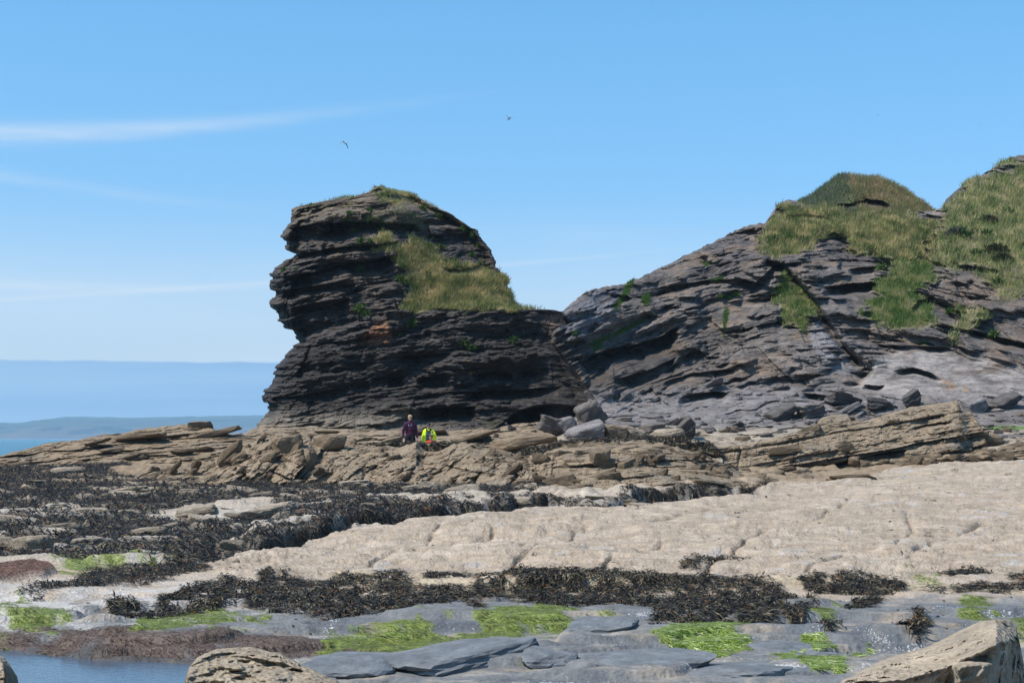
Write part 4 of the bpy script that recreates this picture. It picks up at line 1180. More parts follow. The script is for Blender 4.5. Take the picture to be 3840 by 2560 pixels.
pl = relief(np.linspace(860, 2380, 360), lambda x: x * 0 + 1740., ci([(860, 1640), (930, 1618), (960, 1602), (1000, 1590), (1100, 1588), (1300, 1602), (1500, 1612), (1600, 1622), (1700, 1612), (1900, 1592), (2100, 1572), (2250, 1560), (2380, 1560)]), 110,
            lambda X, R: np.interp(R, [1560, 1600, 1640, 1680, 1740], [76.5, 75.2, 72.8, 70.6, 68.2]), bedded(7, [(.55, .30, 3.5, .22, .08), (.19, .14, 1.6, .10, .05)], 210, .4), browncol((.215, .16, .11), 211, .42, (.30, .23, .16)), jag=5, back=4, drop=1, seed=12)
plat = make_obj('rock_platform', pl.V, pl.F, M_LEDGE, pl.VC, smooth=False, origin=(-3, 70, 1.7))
tag(plat, 'brown bedded rock platform at the foot of the stack', kind='structure')
lg = relief(np.linspace(-900, 1010, 420), lambda x: np.interp(x, [-900, 0, 480, 1010], [1800, 1772, 1770, 1760]),
            ci([(-900, 1790), (-300, 1745), (-40, 1716), (0, 1708), (50, 1694), (110, 1680), (170, 1662), (250, 1650), (300, 1648), (400, 1626), (440, 1632), (500, 1612), (580, 1602), (640, 1594), (740, 1588), (770, 1596), (800, 1606), (830, 1622), (870, 1628), (905, 1622), (930, 1640), (1010, 1650)]), 120,
            lambda X, R: np.interp(R, [1580, 1640, 1700, 1770], [70.5, 68.2, 65.0, 62.0]), bedded(9, [(.50, .36, 3.2, .22, .10), (.17, .15, 1.5, .10, .05)], 220, .35, waves=.3), browncol((.205, .145, .09), 221, .45, (.28, .205, .135)), jag=5, back=3, drop=3, rnd=14, rnd_m=.8, seed=13)
ledge = make_obj('rock_ledge', lg.V, lg.F, M_LEDGE, lg.VC, smooth=False, origin=(-14, 65, 1.3))
tag(ledge, 'long low brown ledge of slanting beds reaching the sea on the left', 'rock ledge')

RC = [(420, 1800), (500, 1772), (560, 1745), (640, 1752), (720, 1738), (800, 1735), (860, 1690), (930, 1672), (960, 1650), (1010, 1632), (1080, 1624), (1160, 1630), (1180, 1650), (1260, 1662), (1330, 1664), (1420, 1672), (1500, 1676), (1560, 1658), (1590, 1690), (1650, 1688), (1700, 1664),
      (1760, 1662), (1820, 1680), (1880, 1690), (1940, 1705), (2010, 1712), (2060, 1690), (2120, 1670), (2200, 1658), (2300, 1656), (2420, 1652), (2500, 1668), (2600, 1690), (2700, 1730), (2800, 1780), (2900, 1815)]
RB = [(420, 1815), (700, 1808), (1000, 1812), (1300, 1815), (1600, 1822), (1900, 1838), (2200, 1842), (2600, 1836), (2900, 1822)]


def ridge_disp(P, PX, R):
    nA = fbm(sc3(P, (.8, .8, 1)), 4, 232)
    # left and centre: steep slanting joints; right: level coursed beds
    t = ss(1950, 2150, PX)
    b1 = P[..., 0] * .80 - P[..., 2] * .60 + .25 * fbm(sc3(P, (.6, .6, .6)), 3, 231)
    d1, t1 = strata(b1, P[..., 2] + .5 * P[..., 0], [(.85, .26, 1.1, .24, .12), (.27, .13, .6, .12, .07)], 233)
    b2 = bed(P, 5, .12, .5, 234)
    d2, t2 = strata(b2, P[..., 0], [(.42, .26, 1.5, .14, .10), (.16, .07, .7, .07, .05)], 235)
    dbk, _ = broken(P, b1 * (1 - t) + b2 * t, P[..., 2] * (1 - t) + P[..., 0] * t, (.9, 1.6), .42, 4., 239)
    d = (d1 * (1 - t) * 1.35 + d2 * t * 1.6) + dbk * (1 - .65 * t) + .35 * nA + .08 * fbm(sc3(P, (3, 3, 3)), 4, 236)
    d += .10 * np.abs(fbm(sc3(P, (1.6, 1.6, 1.6)), 3, 237)) * (1 - t)
    return d, (t1 * (1 - t) + t2 * t, nA)


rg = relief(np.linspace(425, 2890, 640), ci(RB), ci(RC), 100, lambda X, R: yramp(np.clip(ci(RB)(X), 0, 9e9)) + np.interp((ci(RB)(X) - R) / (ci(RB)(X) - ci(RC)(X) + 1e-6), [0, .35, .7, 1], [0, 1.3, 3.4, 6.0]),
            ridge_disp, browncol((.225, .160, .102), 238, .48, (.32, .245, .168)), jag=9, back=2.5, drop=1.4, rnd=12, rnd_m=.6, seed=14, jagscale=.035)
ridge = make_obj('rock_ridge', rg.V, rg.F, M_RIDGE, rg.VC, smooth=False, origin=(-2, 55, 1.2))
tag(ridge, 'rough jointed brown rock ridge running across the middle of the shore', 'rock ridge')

DC = [(2380, 1752), (2450, 1715), (2560, 1690), (2660, 1680), (2700, 1672), (2800, 1662), (2900, 1645), (3000, 1622), (3060, 1602), (3075, 1570), (3120, 1553), (3180, 1553), (3195, 1580), (3260, 1574), (3330, 1552), (3400, 1530), (3500, 1512), (3590, 1502), (3606, 1540), (3640, 1542), (3665, 1578), (3685, 1605), (3700, 1660), (3712, 1730)]
DB = [(2380, 1766), (3100, 1766), (3712, 1755)]


def tilt_disp(P, PX, R):
    nA = fbm(sc3(P, (.7, .7, 1)), 4, 252); nB = fbm(sc3(P, (2, 2, 2)), 3, 253)
    b = bed(P, 10.5, .10, .5, 251)
    d, tone = strata(b, P[..., 0], [(.78, .52, 2.4, .30, .20), (.27, .16, 1.3, .14, .09), (.10, .03, .5, .03, .02)], 255)
    dbk, _ = broken(P, b, P[..., 0], (.8, 2.6), .22, 4., 258)
    d = d * .85 + dbk + .25 * nA + .07 * nB
    d += under(PX + nB * 8, R + nB * 5, [(3040, 1762), (3120, 1742), (3250, 1712), (3380, 1690), (3400, 1688)], 1.6, 42, 4)
    d += under(PX + nB * 8, R + nB * 5, [(3400, 1612), (3480, 1594), (3580, 1580)], .5, 16, 4)
    d += -.9 * ss(3590, 3640, PX)                                    # broken end turns away on the right
    return d, (tone, nA)


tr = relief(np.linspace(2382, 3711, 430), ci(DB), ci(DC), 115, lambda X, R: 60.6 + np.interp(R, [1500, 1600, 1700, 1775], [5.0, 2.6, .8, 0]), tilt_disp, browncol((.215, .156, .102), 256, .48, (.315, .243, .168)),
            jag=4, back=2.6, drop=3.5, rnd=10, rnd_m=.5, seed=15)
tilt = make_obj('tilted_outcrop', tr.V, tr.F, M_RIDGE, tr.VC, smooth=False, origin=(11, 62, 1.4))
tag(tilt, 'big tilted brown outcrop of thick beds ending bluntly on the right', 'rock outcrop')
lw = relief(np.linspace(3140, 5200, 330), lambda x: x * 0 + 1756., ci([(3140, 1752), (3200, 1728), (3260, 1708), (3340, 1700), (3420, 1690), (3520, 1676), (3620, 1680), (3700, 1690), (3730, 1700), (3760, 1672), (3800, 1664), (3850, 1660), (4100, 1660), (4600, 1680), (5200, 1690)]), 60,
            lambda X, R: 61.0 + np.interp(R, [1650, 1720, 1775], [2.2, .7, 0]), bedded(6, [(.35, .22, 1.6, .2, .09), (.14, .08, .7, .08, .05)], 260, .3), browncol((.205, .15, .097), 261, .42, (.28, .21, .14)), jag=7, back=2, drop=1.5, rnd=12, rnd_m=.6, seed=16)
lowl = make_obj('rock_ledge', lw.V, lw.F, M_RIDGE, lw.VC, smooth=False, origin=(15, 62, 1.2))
tag(lowl, 'knobbly low brown ledge below the tilted outcrop at the right', 'rock ledge')

# weed-covered humps behind the ridge
for nm, pts, lab, sd, nw in (('a', [(1130, 1720), (1260, 1694), (1340, 1676), (1450, 1660), (1520, 1660), (1600, 1664), (1700, 1664), (1760, 1672), (1850, 1690), (1900, 1720)], 'black weed-covered rock hump hiding the walkers legs', 270, 7000),
                             ('b', [(1900, 1720), (1960, 1692), (2040, 1668), (2200, 1650), (2400, 1644), (2560, 1642), (2640, 1652), (2690, 1690), (2710, 1720)], 'long black weed-covered hump right of the walkers', 280, 9000)):
    hm = relief(np.linspace(pts[0][0], pts[-1][0], 150), lambda x: x * 0 + 1735., ci(pts), 30, lambda X, R: 60.2 + np.interp(R, [1640, 1735], [1.5, 0]), bedded(4, [(.4, .2, 2, .15, .05)], sd, .2), browncol(BROWN, sd + 1), jag=4, back=1.6, drop=.9, rnd=10, rnd_m=.5, seed=sd)
    hmp = make_obj('weedy_hump', hm.V, hm.F, M_LEDGE, hm.VC, origin=hm.P.reshape(-1, 3).mean(0) * [1, 1, 0] + [0, 0, 1.4])
    tag(hmp, lab, 'rock hump')
    wm = ss(-.35, .0, fbm(sc3(hm.P, (1, 1, 1)), 3, sd + 4)) * ss(1712, 1695, hm.R)
    weed('seaweed', hm, wm, nw, .2, .035, 'black wrack', sd + 5, parent=hmp, raise_=.06, droop=.3)

# ------------------------------------------------------------------ rock pieces: jointed blocks and loose boulders
def ico(sub):
    bm = bmesh.new(); bmesh.ops.create_icosphere(bm, subdivisions=sub, radius=1.0)
    V = np.array([v.co[:] for v in bm.verts], f32); Ft = np.array([[v.index for v in f.verts] for f in bm.faces], np.int32)
    bm.free(); return norm(V), Ft


ICO = {k: ico(k) for k in (3, 4, 5)}


def chunk(seed, sub=3, extra=12, rough=.06, p=34, layered=0.):
    """angular block filling the unit box: planes cut from all sides, worn edges, rough skin"""
    rng = np.random.default_rng(seed); D, Ft = ICO[sub]
    ax = np.concatenate([np.eye(3), -np.eye(3)]) + rng.normal(0, .13, (6, 3))
    ex = rng.normal(size=(extra, 3))
    n = norm(np.concatenate([ax, ex])); dist = np.concatenate([np.ones(6) * (.9 + .2 * rng.random(6)), .88 + .45 * rng.random(extra)])
    q = np.clip(D @ n.T / dist, 0, None)
    r = (q ** p).sum(1) ** (-1 / p)
    V = D * r[:, None]
    s = V + seed * 3.1
    r2 = rough * (fbm(s * 1.6, 4, seed) * 1.6 + .6 * fbm(s * 5, 3, seed + 1))
    if layered: r2 = r2 + layered * (hsh(np.floor(s[:, 2] * 4 + .3 * fbm(s, 2, 3)), seed=seed) - .5)
    V = V * (1 + r2)[:, None]
    return V * .5, Ft, r2


def chunk_mesh(name, seed, mat, base, top, sub=3, **kw):
    V, Ft, r2 = chunk(seed, sub, **kw)
    nz = fbm(V * 4 + seed, 3, seed)
    C = np.asarray(base) * (1 + .45 * nz + 2.2 * np.clip(r2, -.12, .12))[:, None]
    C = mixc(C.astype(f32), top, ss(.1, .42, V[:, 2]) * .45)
    o = make_obj(name, V, Ft, mat, C, smooth=False)
    me = o.data; bpy.data.objects.remove(o); return me


BR_B, BR_T = (.215, .155, .100), (.305, .232, .16)
V_BROWN = [chunk_mesh('rock_block', 400 + i, M_RIDGE, BR_B, BR_T, 3, layered=.10 if i % 2 else 0) for i in range(10)]
V_BOX = [chunk_mesh('rock_block', 520 + i, M_RIDGE, BR_B, BR_T, 4, extra=4, p=50, rough=.045, layered=.05) for i in range(8)]
V_GREY = [chunk_mesh('boulder', 430 + i, M_LEDGE, (.13, .108, .095), (.20, .175, .155), 4, layered=.14, extra=6, p=50) for i in range(6)]
V_LILAC = [chunk_mesh('boulder', 450 + i, M_LEDGE, (.19, .17, .164), (.235, .21, .2), 4, rough=.06, layered=.06, extra=6, p=50) for i in range(5)]
V_PALE = [chunk_mesh('rock', 470 + i, M_RIDGE, (.33, .265, .195), (.44, .36, .275), 4, rough=.09, p=20, layered=.08) for i in range(8)]
V_DARK = [chunk_mesh('boulder', 490 + i, M_CLIFF2, (.07, .06, .056), (.12, .105, .095), 4, layered=.16, extra=6, p=50) for i in range(4)]


def put(name, me, p, dims, rot, parent=None):
    o = bpy.data.objects.new(name, me); COL.objects.link(o)
    o.scale = dims; o.rotation_euler = rot
    if parent is not None:
        o.parent = parent; o.location = Vector(p) - parent.location
    else: o.location = p
    return o


def blocks_on(rl, parent, mask, n, size, rotY, variants, seed, aspect=(1.7, 1.2, .8), name='rock_block', sink=.25):
    rng = np.random.default_rng(seed)
    P, N, _, i, j, _ = sample(rl, mask, n, rng)
    for k in range(n):
        s = size[0] + (size[1] - size[0]) * rng.random() ** 2
        d = (s * aspect[0] * (.7 + .6 * rng.random()), s * aspect[1] * (.8 + .4 * rng.random()), s * aspect[2] * (.7 + .6 * rng.random()))
        p = P[k] - N[k] * s * sink
        put(name, variants[rng.integers(len(variants))], p.tolist(), d, (rng.normal(0, .15), -math.radians(rotY) + rng.normal(0, .14), rng.normal(0, .35)), parent)


ms = lambda rl, x0, x1, r0, r1: ((rl.PX > x0) & (rl.PX < x1) & (rl.R > r0) & (rl.R < r1)).astype(float)
notw = 1 - ((rg.PX > 1420) & (rg.PX < 1800) & (rg.R < 1712))
blocks_on(rg, ridge, ms(rg, 480, 1950, 1600, 1825) * notw, 210, (.2, .48), 36, V_BROWN, 501, (1.9, 1.1, .7), sink=.52)
blocks_on(rg, ridge, ms(rg, 1900, 2800, 1640, 1870), 140, (.22, .5), 4, V_BOX, 502, (1.7, 1.0, .8), sink=.4)
blocks_on(tr, tilt, ms(tr, 2640, 3690, 1520, 1770), 24, (.3, .55), 10.5, V_BOX, 503, (2.0, 1.0, .75), sink=.72)
blocks_on(lw, lowl, ms(lw, 3200, 4000, 1650, 1765), 60, (.2, .5), 4, V_BROWN, 504, (1.7, 1.2, .8), sink=.35)
blocks_on(lg, ledge, ms(lg, 0, 980, 1600, 1760), 40, (.3, .6), 9, V_BROWN, 505, (3.4, 1.4, .4), sink=.42)
blocks_on(pl, plat, ms(pl, 960, 2300, 1580, 1690), 40, (.3, .6), 7, V_BROWN, 506, (3.4, 1.4, .4), sink=.42)
fw = far * (1 - np.clip(sum(masks[k] for k in 'pqr'), 0, 1)) * ((GPX > -300) & (GPX < 2900) & (GRR > 1760) & (GRR < 2100))
blocks_on(gr, shore, fw, 75, (.2, .55), 4, V_PALE, 507, (2.2, 1.5, .45), name='rock', sink=.12)
blocks_on(gr, shore, masks['p'] * (GPX > 0) * (GRR > 1780), 40, (.25, .6), 4, V_PALE, 508, (2., 1.4, .6), name='rock', sink=.05)
blocks_on(clf, cliff, ms(clf, 2260, 3240, 1450, 1620), 70, (.25, .75), 18, V_LILAC + V_GREY[:3], 509, (2.4, 1.3, .45), sink=.5)
blocks_on(clf, cliff, ms(clf, 2200, 3900, 1560, 1680), 220, (.08, .30), 5, V_GREY + V_LILAC + V_BROWN[:4], 511, (1.6, 1.2, .8), name='stone', sink=.0)
blocks_on(pl, plat, ms(pl, 1700, 2300, 1590, 1690), 60, (.08, .28), 5, V_GREY + V_BROWN[:4], 512, (1.6, 1.2, .8), name='stone', sink=.0)
blocks_on(gr, shore, mslab * (GRR < 2200) * (GRR > 1720) * (GPX > 900) * (GPX < 3800), 60, (.02, .06), 0, V_BROWN, 513, (1.4, 1.2, .8), name='stone', sink=.0)
blocks_on(gr, shore, fr2 * (GRR < 2540) * (GPX > 300) * (GPX < 3800) * (1 - ss(-30, 0, sdpool)), 90, (.018, .035), 0, V_PALE, 514, (1.2, 1.2, .9), name='limpet', sink=-.1)
blocks_on(clf, cliff, ms(clf, 3200, 3900, 1500, 1640), 35, (.25, .6), -5, V_GREY + V_LILAC[:2], 510, (1.9, 1.3, .5), sink=.35)


# low slate slabs in the near flats, and rubble where the tilted outcrop meets the shore
V_SLATE = [chunk_mesh('slate_slab', 540 + i, M_SLATE, (.148, .153, .160), (.165, .168, .172), 4, extra=9, p=16, rough=.10) for i in range(5)]
rng = np.random.default_rng(77)
for i, (x, r, wv, a) in enumerate([(1330, 2500, 300, 2), (1680, 2478, 330, 4), (2060, 2478, 170, 0), (2420, 2510, 330, 3), (2760, 2530, 360, 2), (2900, 2420, 220, 5), (3090, 2460, 150, 0), (3400, 2300, 200, 2), (2250, 2390, 220, 2), (1120, 2545, 240, 2)]):
    j = np.argmin((GPX - x) ** 2 + (GRR - r) ** 2); pg = G.reshape(-1, 3)[j]
    sw = wv * pg[1] / F
    put('slate_slab', V_SLATE[i % 5], (pg[0], pg[1], pg[2] - .085), (sw * 1.2, sw * 1.6, .24), (rng.normal(0, .04), -math.radians(a), rng.normal(0, .4)), shore)
blocks_on(gr, shore, ((GPX > 2420) & (GPX < 3250) & (GRR > 1752) & (GRR < 1822)) * (1 - .0 * GPX), 55, (.15, .5), 6, V_BROWN + V_PALE[:3], 515, (2.4, 1.5, .45), name='rock', sink=.1)


def boulder(px, rb, wpx, hpx, rl, variants, vi, rotY, label, depth=.8, dy=.3, cat='boulder', group=None, rz=.3):
    y = lookup_y(rl, px, rb - 6) - dy
    c = unproj(px, rb - hpx / 2, y + .15); s = y / F
    o = put('boulder', variants[vi % len(variants)], c.tolist(), (wpx * s * .95, wpx * s * depth, hpx * s * 1.08), (.1, -math.radians(rotY), rz))
    return tag(o, label, cat, group)


boulder(752, 1606, 100, 26, lg, V_BROWN, 1, 3, 'flat brown capstone perched on top of the left ledge', .8, .1)
boulder(1240, 1692, 110, 62, rg, V_BROWN, 2, 5, 'squarish brown boulder on the ridge left of the walkers', .9, .2)
boulder(1085, 1690, 120, 56, rg, V_BROWN, 4, 12, 'largest rounded brown boulder on the ridge left of the squarish one', .8, .2)
boulder(2210, 1604, 100, 100, clf, V_GREY, 0, 28, 'upright grey block standing right of the dark sea cave', .8, .8)
boulder(2070, 1628, 100, 62, pl, V_GREY, 1, -18, 'pointed grey-brown boulder in front of the cave mouth', .8, .4)
boulder(2128, 1632, 70, 66, pl, V_LILAC, 2, 40, 'narrow leaning grey slab beside the pointed boulder', .7, .6)
boulder(2190, 1648, 150, 50, clf, V_LILAC, 3, 14, 'broad pale grey slab below the upright grey block', .8, .5)
boulder(2300, 1648, 90, 52, clf, V_BROWN, 5, -14, 'brown angular boulder right of the broad pale slab', .8, .5)
boulder(2380, 1644, 66, 40, clf, V_PALE, 6, 0, 'small rounded tan boulder in the middle of the boulder row', .9, .5)
boulder(2440, 1634, 74, 46, clf, V_GREY, 4, 8, 'small brown-grey boulder behind the rounded tan one', .9, .5)
boulder(2500, 1646, 110, 38, clf, V_PALE, 3, 10, 'flat tan slab left of the dark leaning slab', .9, .6)
boulder(2572, 1648, 90, 66, clf, V_DARK, 0, 42, 'dark slab leaning steeply at the right of the boulder row', .7, .6)
boulder(1970, 1672, 240, 40, pl, V_BROWN, 7, 8, 'long flat layered brown rock in front of the pointed boulder', .5, 1.5)
boulder(2930, 1566, 110, 40, clf, V_DARK, 1, 18, 'dark tilted block at the cliff foot left of the tilted outcrop', .8, .5)
boulder(3035, 1560, 110, 40, clf, V_GREY, 5, 14, 'grey tilted block right beside the dark one at the cliff foot', .8, .5)
boulder(3160, 1520, 120, 42, clf, V_DARK, 2, -8, 'dark flat-topped block above the tilted outcrop', .8, .5)
boulder(3290, 1530, 90, 40, clf, V_DARK, 3, -5, 'dark broken block behind the middle of the tilted outcrop', .8, .4)
boulder(3420, 1528, 70, 56, clf, V_DARK, 0, 35, 'small pointed dark block behind the top of the tilted outcrop', .8, .4)
boulder(3660, 1545, 90, 46, clf, V_LILAC, 1, 20, 'pinkish grey slab propped behind the end of the tilted outcrop', .8, .4)
boulder(3770, 1520, 110, 36, clf, V_DARK, 1, 16, 'dark brown rock at the cliff foot near the right edge', .8, .4)
boulder(3710, 1668, 110, 40, lw, V_BROWN, 0, 0, 'smooth brown boulder behind the low ledge at the right edge', .8, -1.2)

# pale rocks standing out of the weed bed
for i, (x, r, wv, hv, a) in enumerate([(1010, 1945, 200, 50, 9), (1130, 1965, 150, 34, -6), (740, 1932, 150, 34, 8), (560, 2006, 120, 30, 6), (120, 2068, 150, 56, 3), (330, 2066, 120, 48, 0), (30, 2062, 90, 44, 0), (870, 2058, 90, 36, 0), (630, 1985, 80, 22, 8),
                                       (1700, 1902, 130, 32, 3), (1930, 1900, 150, 34, 5), (250, 1775, 120, 24, 4), (480, 1850, 150, 22, 7), (1330, 1826, 120, 24, 2), (320, 1930, 140, 24, 7)]):
    y = float(yramp(r)); s = y / F
    c = unproj(x, r - hv * .45, y + .1)
    put('rock', V_PALE[i % 8], c.tolist(), (wv * s, wv * s * .8, hv * s * 1.15), (.05, -math.radians(a), .2 * (i % 3 - 1)), shore)


# three rocks close to the camera
def near_rock(px, crest, base, yfn, seed, label, dispf, nr=140, base_c=(.23, .172, .11), jag=5, origin=None):
    rl = relief(px, lambda x: x * 0 + base, ci(crest), nr, yfn, dispf, browncol(base_c, seed + 3, .38, (.40, .325, .24)), jag=jag, back=1.0, drop=1.1, rnd=40, rnd_m=.35, seed=seed, jagscale=.02)
    o = make_obj('boulder', rl.V, rl.F, M_NEAR, rl.VC, origin=origin)
    return tag(o, label, 'boulder')


def nd1(P, PX, R):
    nA = fbm(sc3(P, (2.2, 2.2, 2.2)), 4, 601); nB = fbm(sc3(P, (6, 6, 6)), 4, 602)
    rd = ridged(sc3(P, (2.6, 2.6, 3.4)), 3, 603)
    d = .24 * nA + .09 * nB + .16 * rd + .035 * fbm(sc3(P, (20, 20, 20)), 2, 604)
    d += under(PX + nB * 20, R + nA * 30, [(880, 2455), (950, 2470), (1050, 2490), (1180, 2530)], .12, 60, 14)
    d += under(PX + nB * 20, R + nA * 30, [(700, 2510), (800, 2500), (900, 2520), (1000, 2570)], .10, 60, 14)
    return d, (nB * .6, nA)


near_rock(np.linspace(676, 1330, 260), [(676, 2640), (696, 2540), (708, 2500), (740, 2462), (800, 2436), (870, 2426), (945, 2424), (1000, 2440), (1050, 2448), (1110, 2482), (1180, 2516), (1260, 2552), (1330, 2640)], 2900,
          lambda X, R: 13.4 + np.interp(R, [2420, 2560, 2900], [1.5, .5, 0]), 600, 'craggy brown boulder at the bottom of the picture beside the pool', nd1, origin=(-2, 14, -.3))
E2 = [(3150, 2566), (3300, 2556), (3420, 2545), (3560, 2498), (3680, 2440), (3740, 2412), (3900, 2390)]


def nd2(P, PX, R):
    nA = fbm(sc3(P, (1.6, 1.6, 1.6)), 4, 611); nB = fbm(sc3(P, (6, 6, 6)), 4, 612)
    e = ci(E2)(PX) + nB * 34 + nA * 26
    d = .17 * nA + .09 * nB + .04 * fbm(sc3(P, (18, 18, 18)), 3, 613) + .05 * ridged(sc3(P, (4, 4, 7)), 3, 615)
    f = ss(-4, 14, R - e)
    d += f * (-.10 + .12 * ridged(sc3(P, (3, 3, 3)), 3, 614) - .10)
    d += f * .45 * ss(2470, 2500, R + nA * 20) * ss(3560, 3600, PX) * (1 - ss(3700, 3740, PX))
    return d, (nB * .6, nA)


near_rock(np.linspace(3110, 3960, 300), [(3110, 2640), (3170, 2552), (3300, 2482), (3400, 2448), (3500, 2420), (3600, 2368), (3690, 2326), (3740, 2318), (3786, 2324), (3812, 2350), (3826, 2420), (3842, 2500), (3870, 2560), (3960, 2680)], 2900,
          lambda X, R: 12.9 + np.clip(ci(E2)(X) - R, 0, 400) * .010 + np.clip(R - ci(E2)(X), 0, 500) * .0012 + np.clip(X - 3735, 0, 400) * .011, 610, 'wedge-shaped tan boulder with a dark broken end in the bottom right corner', nd2, base_c=(.33, .26, .19), origin=(3.5, 13.5, -.3))
near_rock(np.linspace(-420, 26, 110), [(-420, 2600), (-300, 2480), (-150, 2440), (-60, 2446), (0, 2462), (14, 2480), (20, 2520), (24, 2570), (26, 2640)], 2900,
          lambda X, R: 13.2 + np.interp(R, [2420, 2560, 2900], [1.2, .4, 0]), 620, 'edge of a brown boulder cut off by the left picture edge', nd1, origin=(-4, 14, -.3))

# ------------------------------------------------------------------ three walkers
def solid(parts, voxel, smooth_it=4, name='body'):
    """one continuous surface grown from tapered limbs"""
    bm = bmesh.new()
    from mathutils import Matrix
    for pt in parts:
        if pt[0] == 'cap':
            a, b, r0, r1 = Vector(pt[1]), Vector(pt[2]), pt[3], pt[4]
            ax = b - a; L = max(ax.length, 1e-4); q = ax.to_track_quat('Z', 'Y').to_matrix().to_4x4()
            bmesh.ops.create_cone(bm, cap_ends=True, cap_tris=True, segments=14, radius1=r0, radius2=r1, depth=L, matrix=Matrix.Translation((a + b) / 2) @ q)
            bmesh.ops.create_icosphere(bm, subdivisions=2, radius=r0, matrix=Matrix.Translation(a))
            bmesh.ops.create_icosphere(bm, subdivisions=2, radius=r1, matrix=Matrix.Translation(b))
        else:
            c, r = Vector(pt[1]), pt[2]; rot = pt[3] if len(pt) > 3 else Matrix.Identity(4)
            bmesh.ops.create_icosphere(bm, subdivisions=3, radius=1, matrix=Matrix.Translation(c) @ rot @ Matrix.Diagonal((*r, 1)))
    me = bpy.data.meshes.new(name); bm.to_mesh(me); bm.free()
    o = bpy.data.objects.new(name, me); COL.objects.link(o)
    md = o.modifiers.new('r', 'REMESH'); md.mode = 'VOXEL'; md.voxel_size = voxel; md.use_smooth_shade = True
    sm = o.modifiers.new('s', 'SMOOTH'); sm.iterations = smooth_it; sm.factor = .5
    dc = o.modifiers.new('d', 'DECIMATE'); dc.ratio = .12
    dg = bpy.context.evaluated_depsgraph_get(); dg.update()
    m2 = bpy.data.meshes.new_from_object(o.evaluated_get(dg))
    bpy.data.objects.remove(o)
    for p in m2.polygons: p.use_smooth = True
    m2.name = name
    return m2


def addpart(name, me, mat, parent):
    me.materials.clear(); me.materials.append(mat)
    o = bpy.data.objects.new(name, me); COL.objects.link(o); o.parent = parent
    return o


M_SKIN = mat_flat('skin', (.52, .31, .23), .55, .3, 40, .06)
M_PLUM = mat_flat('plum_fleece', (.06, .012, .042), .75, .2, 25, .25, .01)
M_BLACK = mat_flat('black_cloth', (.012, .012, .016), .8, .2, 25, .25, .01)
M_HIVIS = mat_flat('hi_vis_yellow', (.70, .95, .03), .6, .3, 12, .12, .01)
M_RED = mat_flat('red_shirt', (.62, .06, .04), .75, .2, 20, .15)
M_HAIRB = mat_flat('fair_hair', (.42, .28, .14), .6, .3, 60, .4)
M_HAIRD = mat_flat('dark_hair', (.025, .016, .012), .5, .35, 60, .4)
M_HAIRM = mat_flat('brown_hair', (.10, .055, .035), .6, .3, 60, .4)
M_WHITE = mat_flat('white_print', (.75, .77, .8), .6, .3)
M_CYAN = mat_flat('blue_print', (.10, .38, .75), .6, .3)
M_LENS = mat_flat('dark_lens', (.01, .01, .012), .15, .6)
M_SHOE = mat_flat('shoe', (.05, .05, .055), .7, .3)


def hand(p, d, side, s=1.):
    """palm and five bent fingers; p wrist, d pointing direction, side = which way the thumb leaves"""
    p, d = Vector(p), Vector(d).normalized(); sd = Vector(side).normalized(); nrm = d.cross(sd)
    pts = []
    c = p + d * .05 * s
    for k in (-1.2, -.4, .4, 1.2): pts.append(('cap', (p + sd * k * .012 * s)[:], (c + d * .03 * s + sd * k * .019 * s)[:], .016 * s, .012 * s))
    for k, L in ((-1.5, .062), (-.5, .074), (.5, .080), (1.5, .070)):
        b = c + d * .035 * s + sd * k * .019 * s
        m = b + (d * .8 + nrm * .35) * L * .5 * s; e = m + (d * .5 + nrm * .8) * L * .5 * s
        pts += [('cap', b[:], m[:], .0095 * s, .0085 * s), ('cap', m[:], e[:], .0085 * s, .0075 * s)]
    b = p + d * .025 * s + sd * .026 * s; m = b + (sd * .8 + d * .8) * .03 * s; e = m + (d * .9 + nrm * .3) * .03 * s
    pts += [('cap', b[:], m[:], .012 * s, .0105 * s), ('cap', m[:], e[:], .0105 * s, .009 * s)]
    return pts


def head_parts(c, s, yaw, pit):
    """head about .215 m tall with brow, nose, lips, chin and ears; yaw/pitch turn it"""
    from mathutils import Matrix
    Rm = Matrix.Rotation(yaw, 4, 'Z') @ Matrix.Rotation(pit, 4, 'X'); c = Vector(c)
    T = lambda v: (c + Rm @ (Vector(v) * s))[:]
    E = lambda v, r: ('ell', T(v), tuple(q * s for q in r), Rm)
    parts = [E((0, .012, .03), (.073, .090, .082)), E((0, -.012, -.035), (.058, .070, .072)), E((0, -.055, -.085), (.026, .022, .02)),
             E((0, -.088, -.012), (.011, .016, .022)), E((0, -.079, -.050), (.022, .010, .009)), E((0, -.074, .022), (.045, .014, .010)),
             E((.074, .01, -.01), (.010, .018, .030)), E((-.074, .01, -.01), (.010, .018, .030))]
    return parts, T, E, Rm


def hair_mesh(E, s, mode):
    if mode == 'short':
        return [E((0, .022, .052), (.079, .090, .070)), E((0, .055, .0), (.070, .052, .075)), E((.02, -.045, .085), (.05, .035, .028)), E((-.03, -.04, .082), (.04, .035, .028))]
    return [E((0, .018, .054), (.081, .094, .070)), E((0, .055, -.01), (.070, .052, .07)), E((.03, -.06, .070), (.042, .028, .024)), E((-.02, -.064, .072), (.045, .026, .024)), E((.07, .0, .035), (.012, .035, .04)), E((-.07, .0, .035), (.012, .035, .04))]


def eyes(T, s, root, mat):
    for sx in (-.030, .030):
        bm = bmesh.new(); bmesh.ops.create_icosphere(bm, subdivisions=2, radius=.010 * s); me = bpy.data.meshes.new('eye'); bm.to_mesh(me); bm.free()
        o = addpart('eye', me, mat, root); o.location = T((sx, -.072, .004))


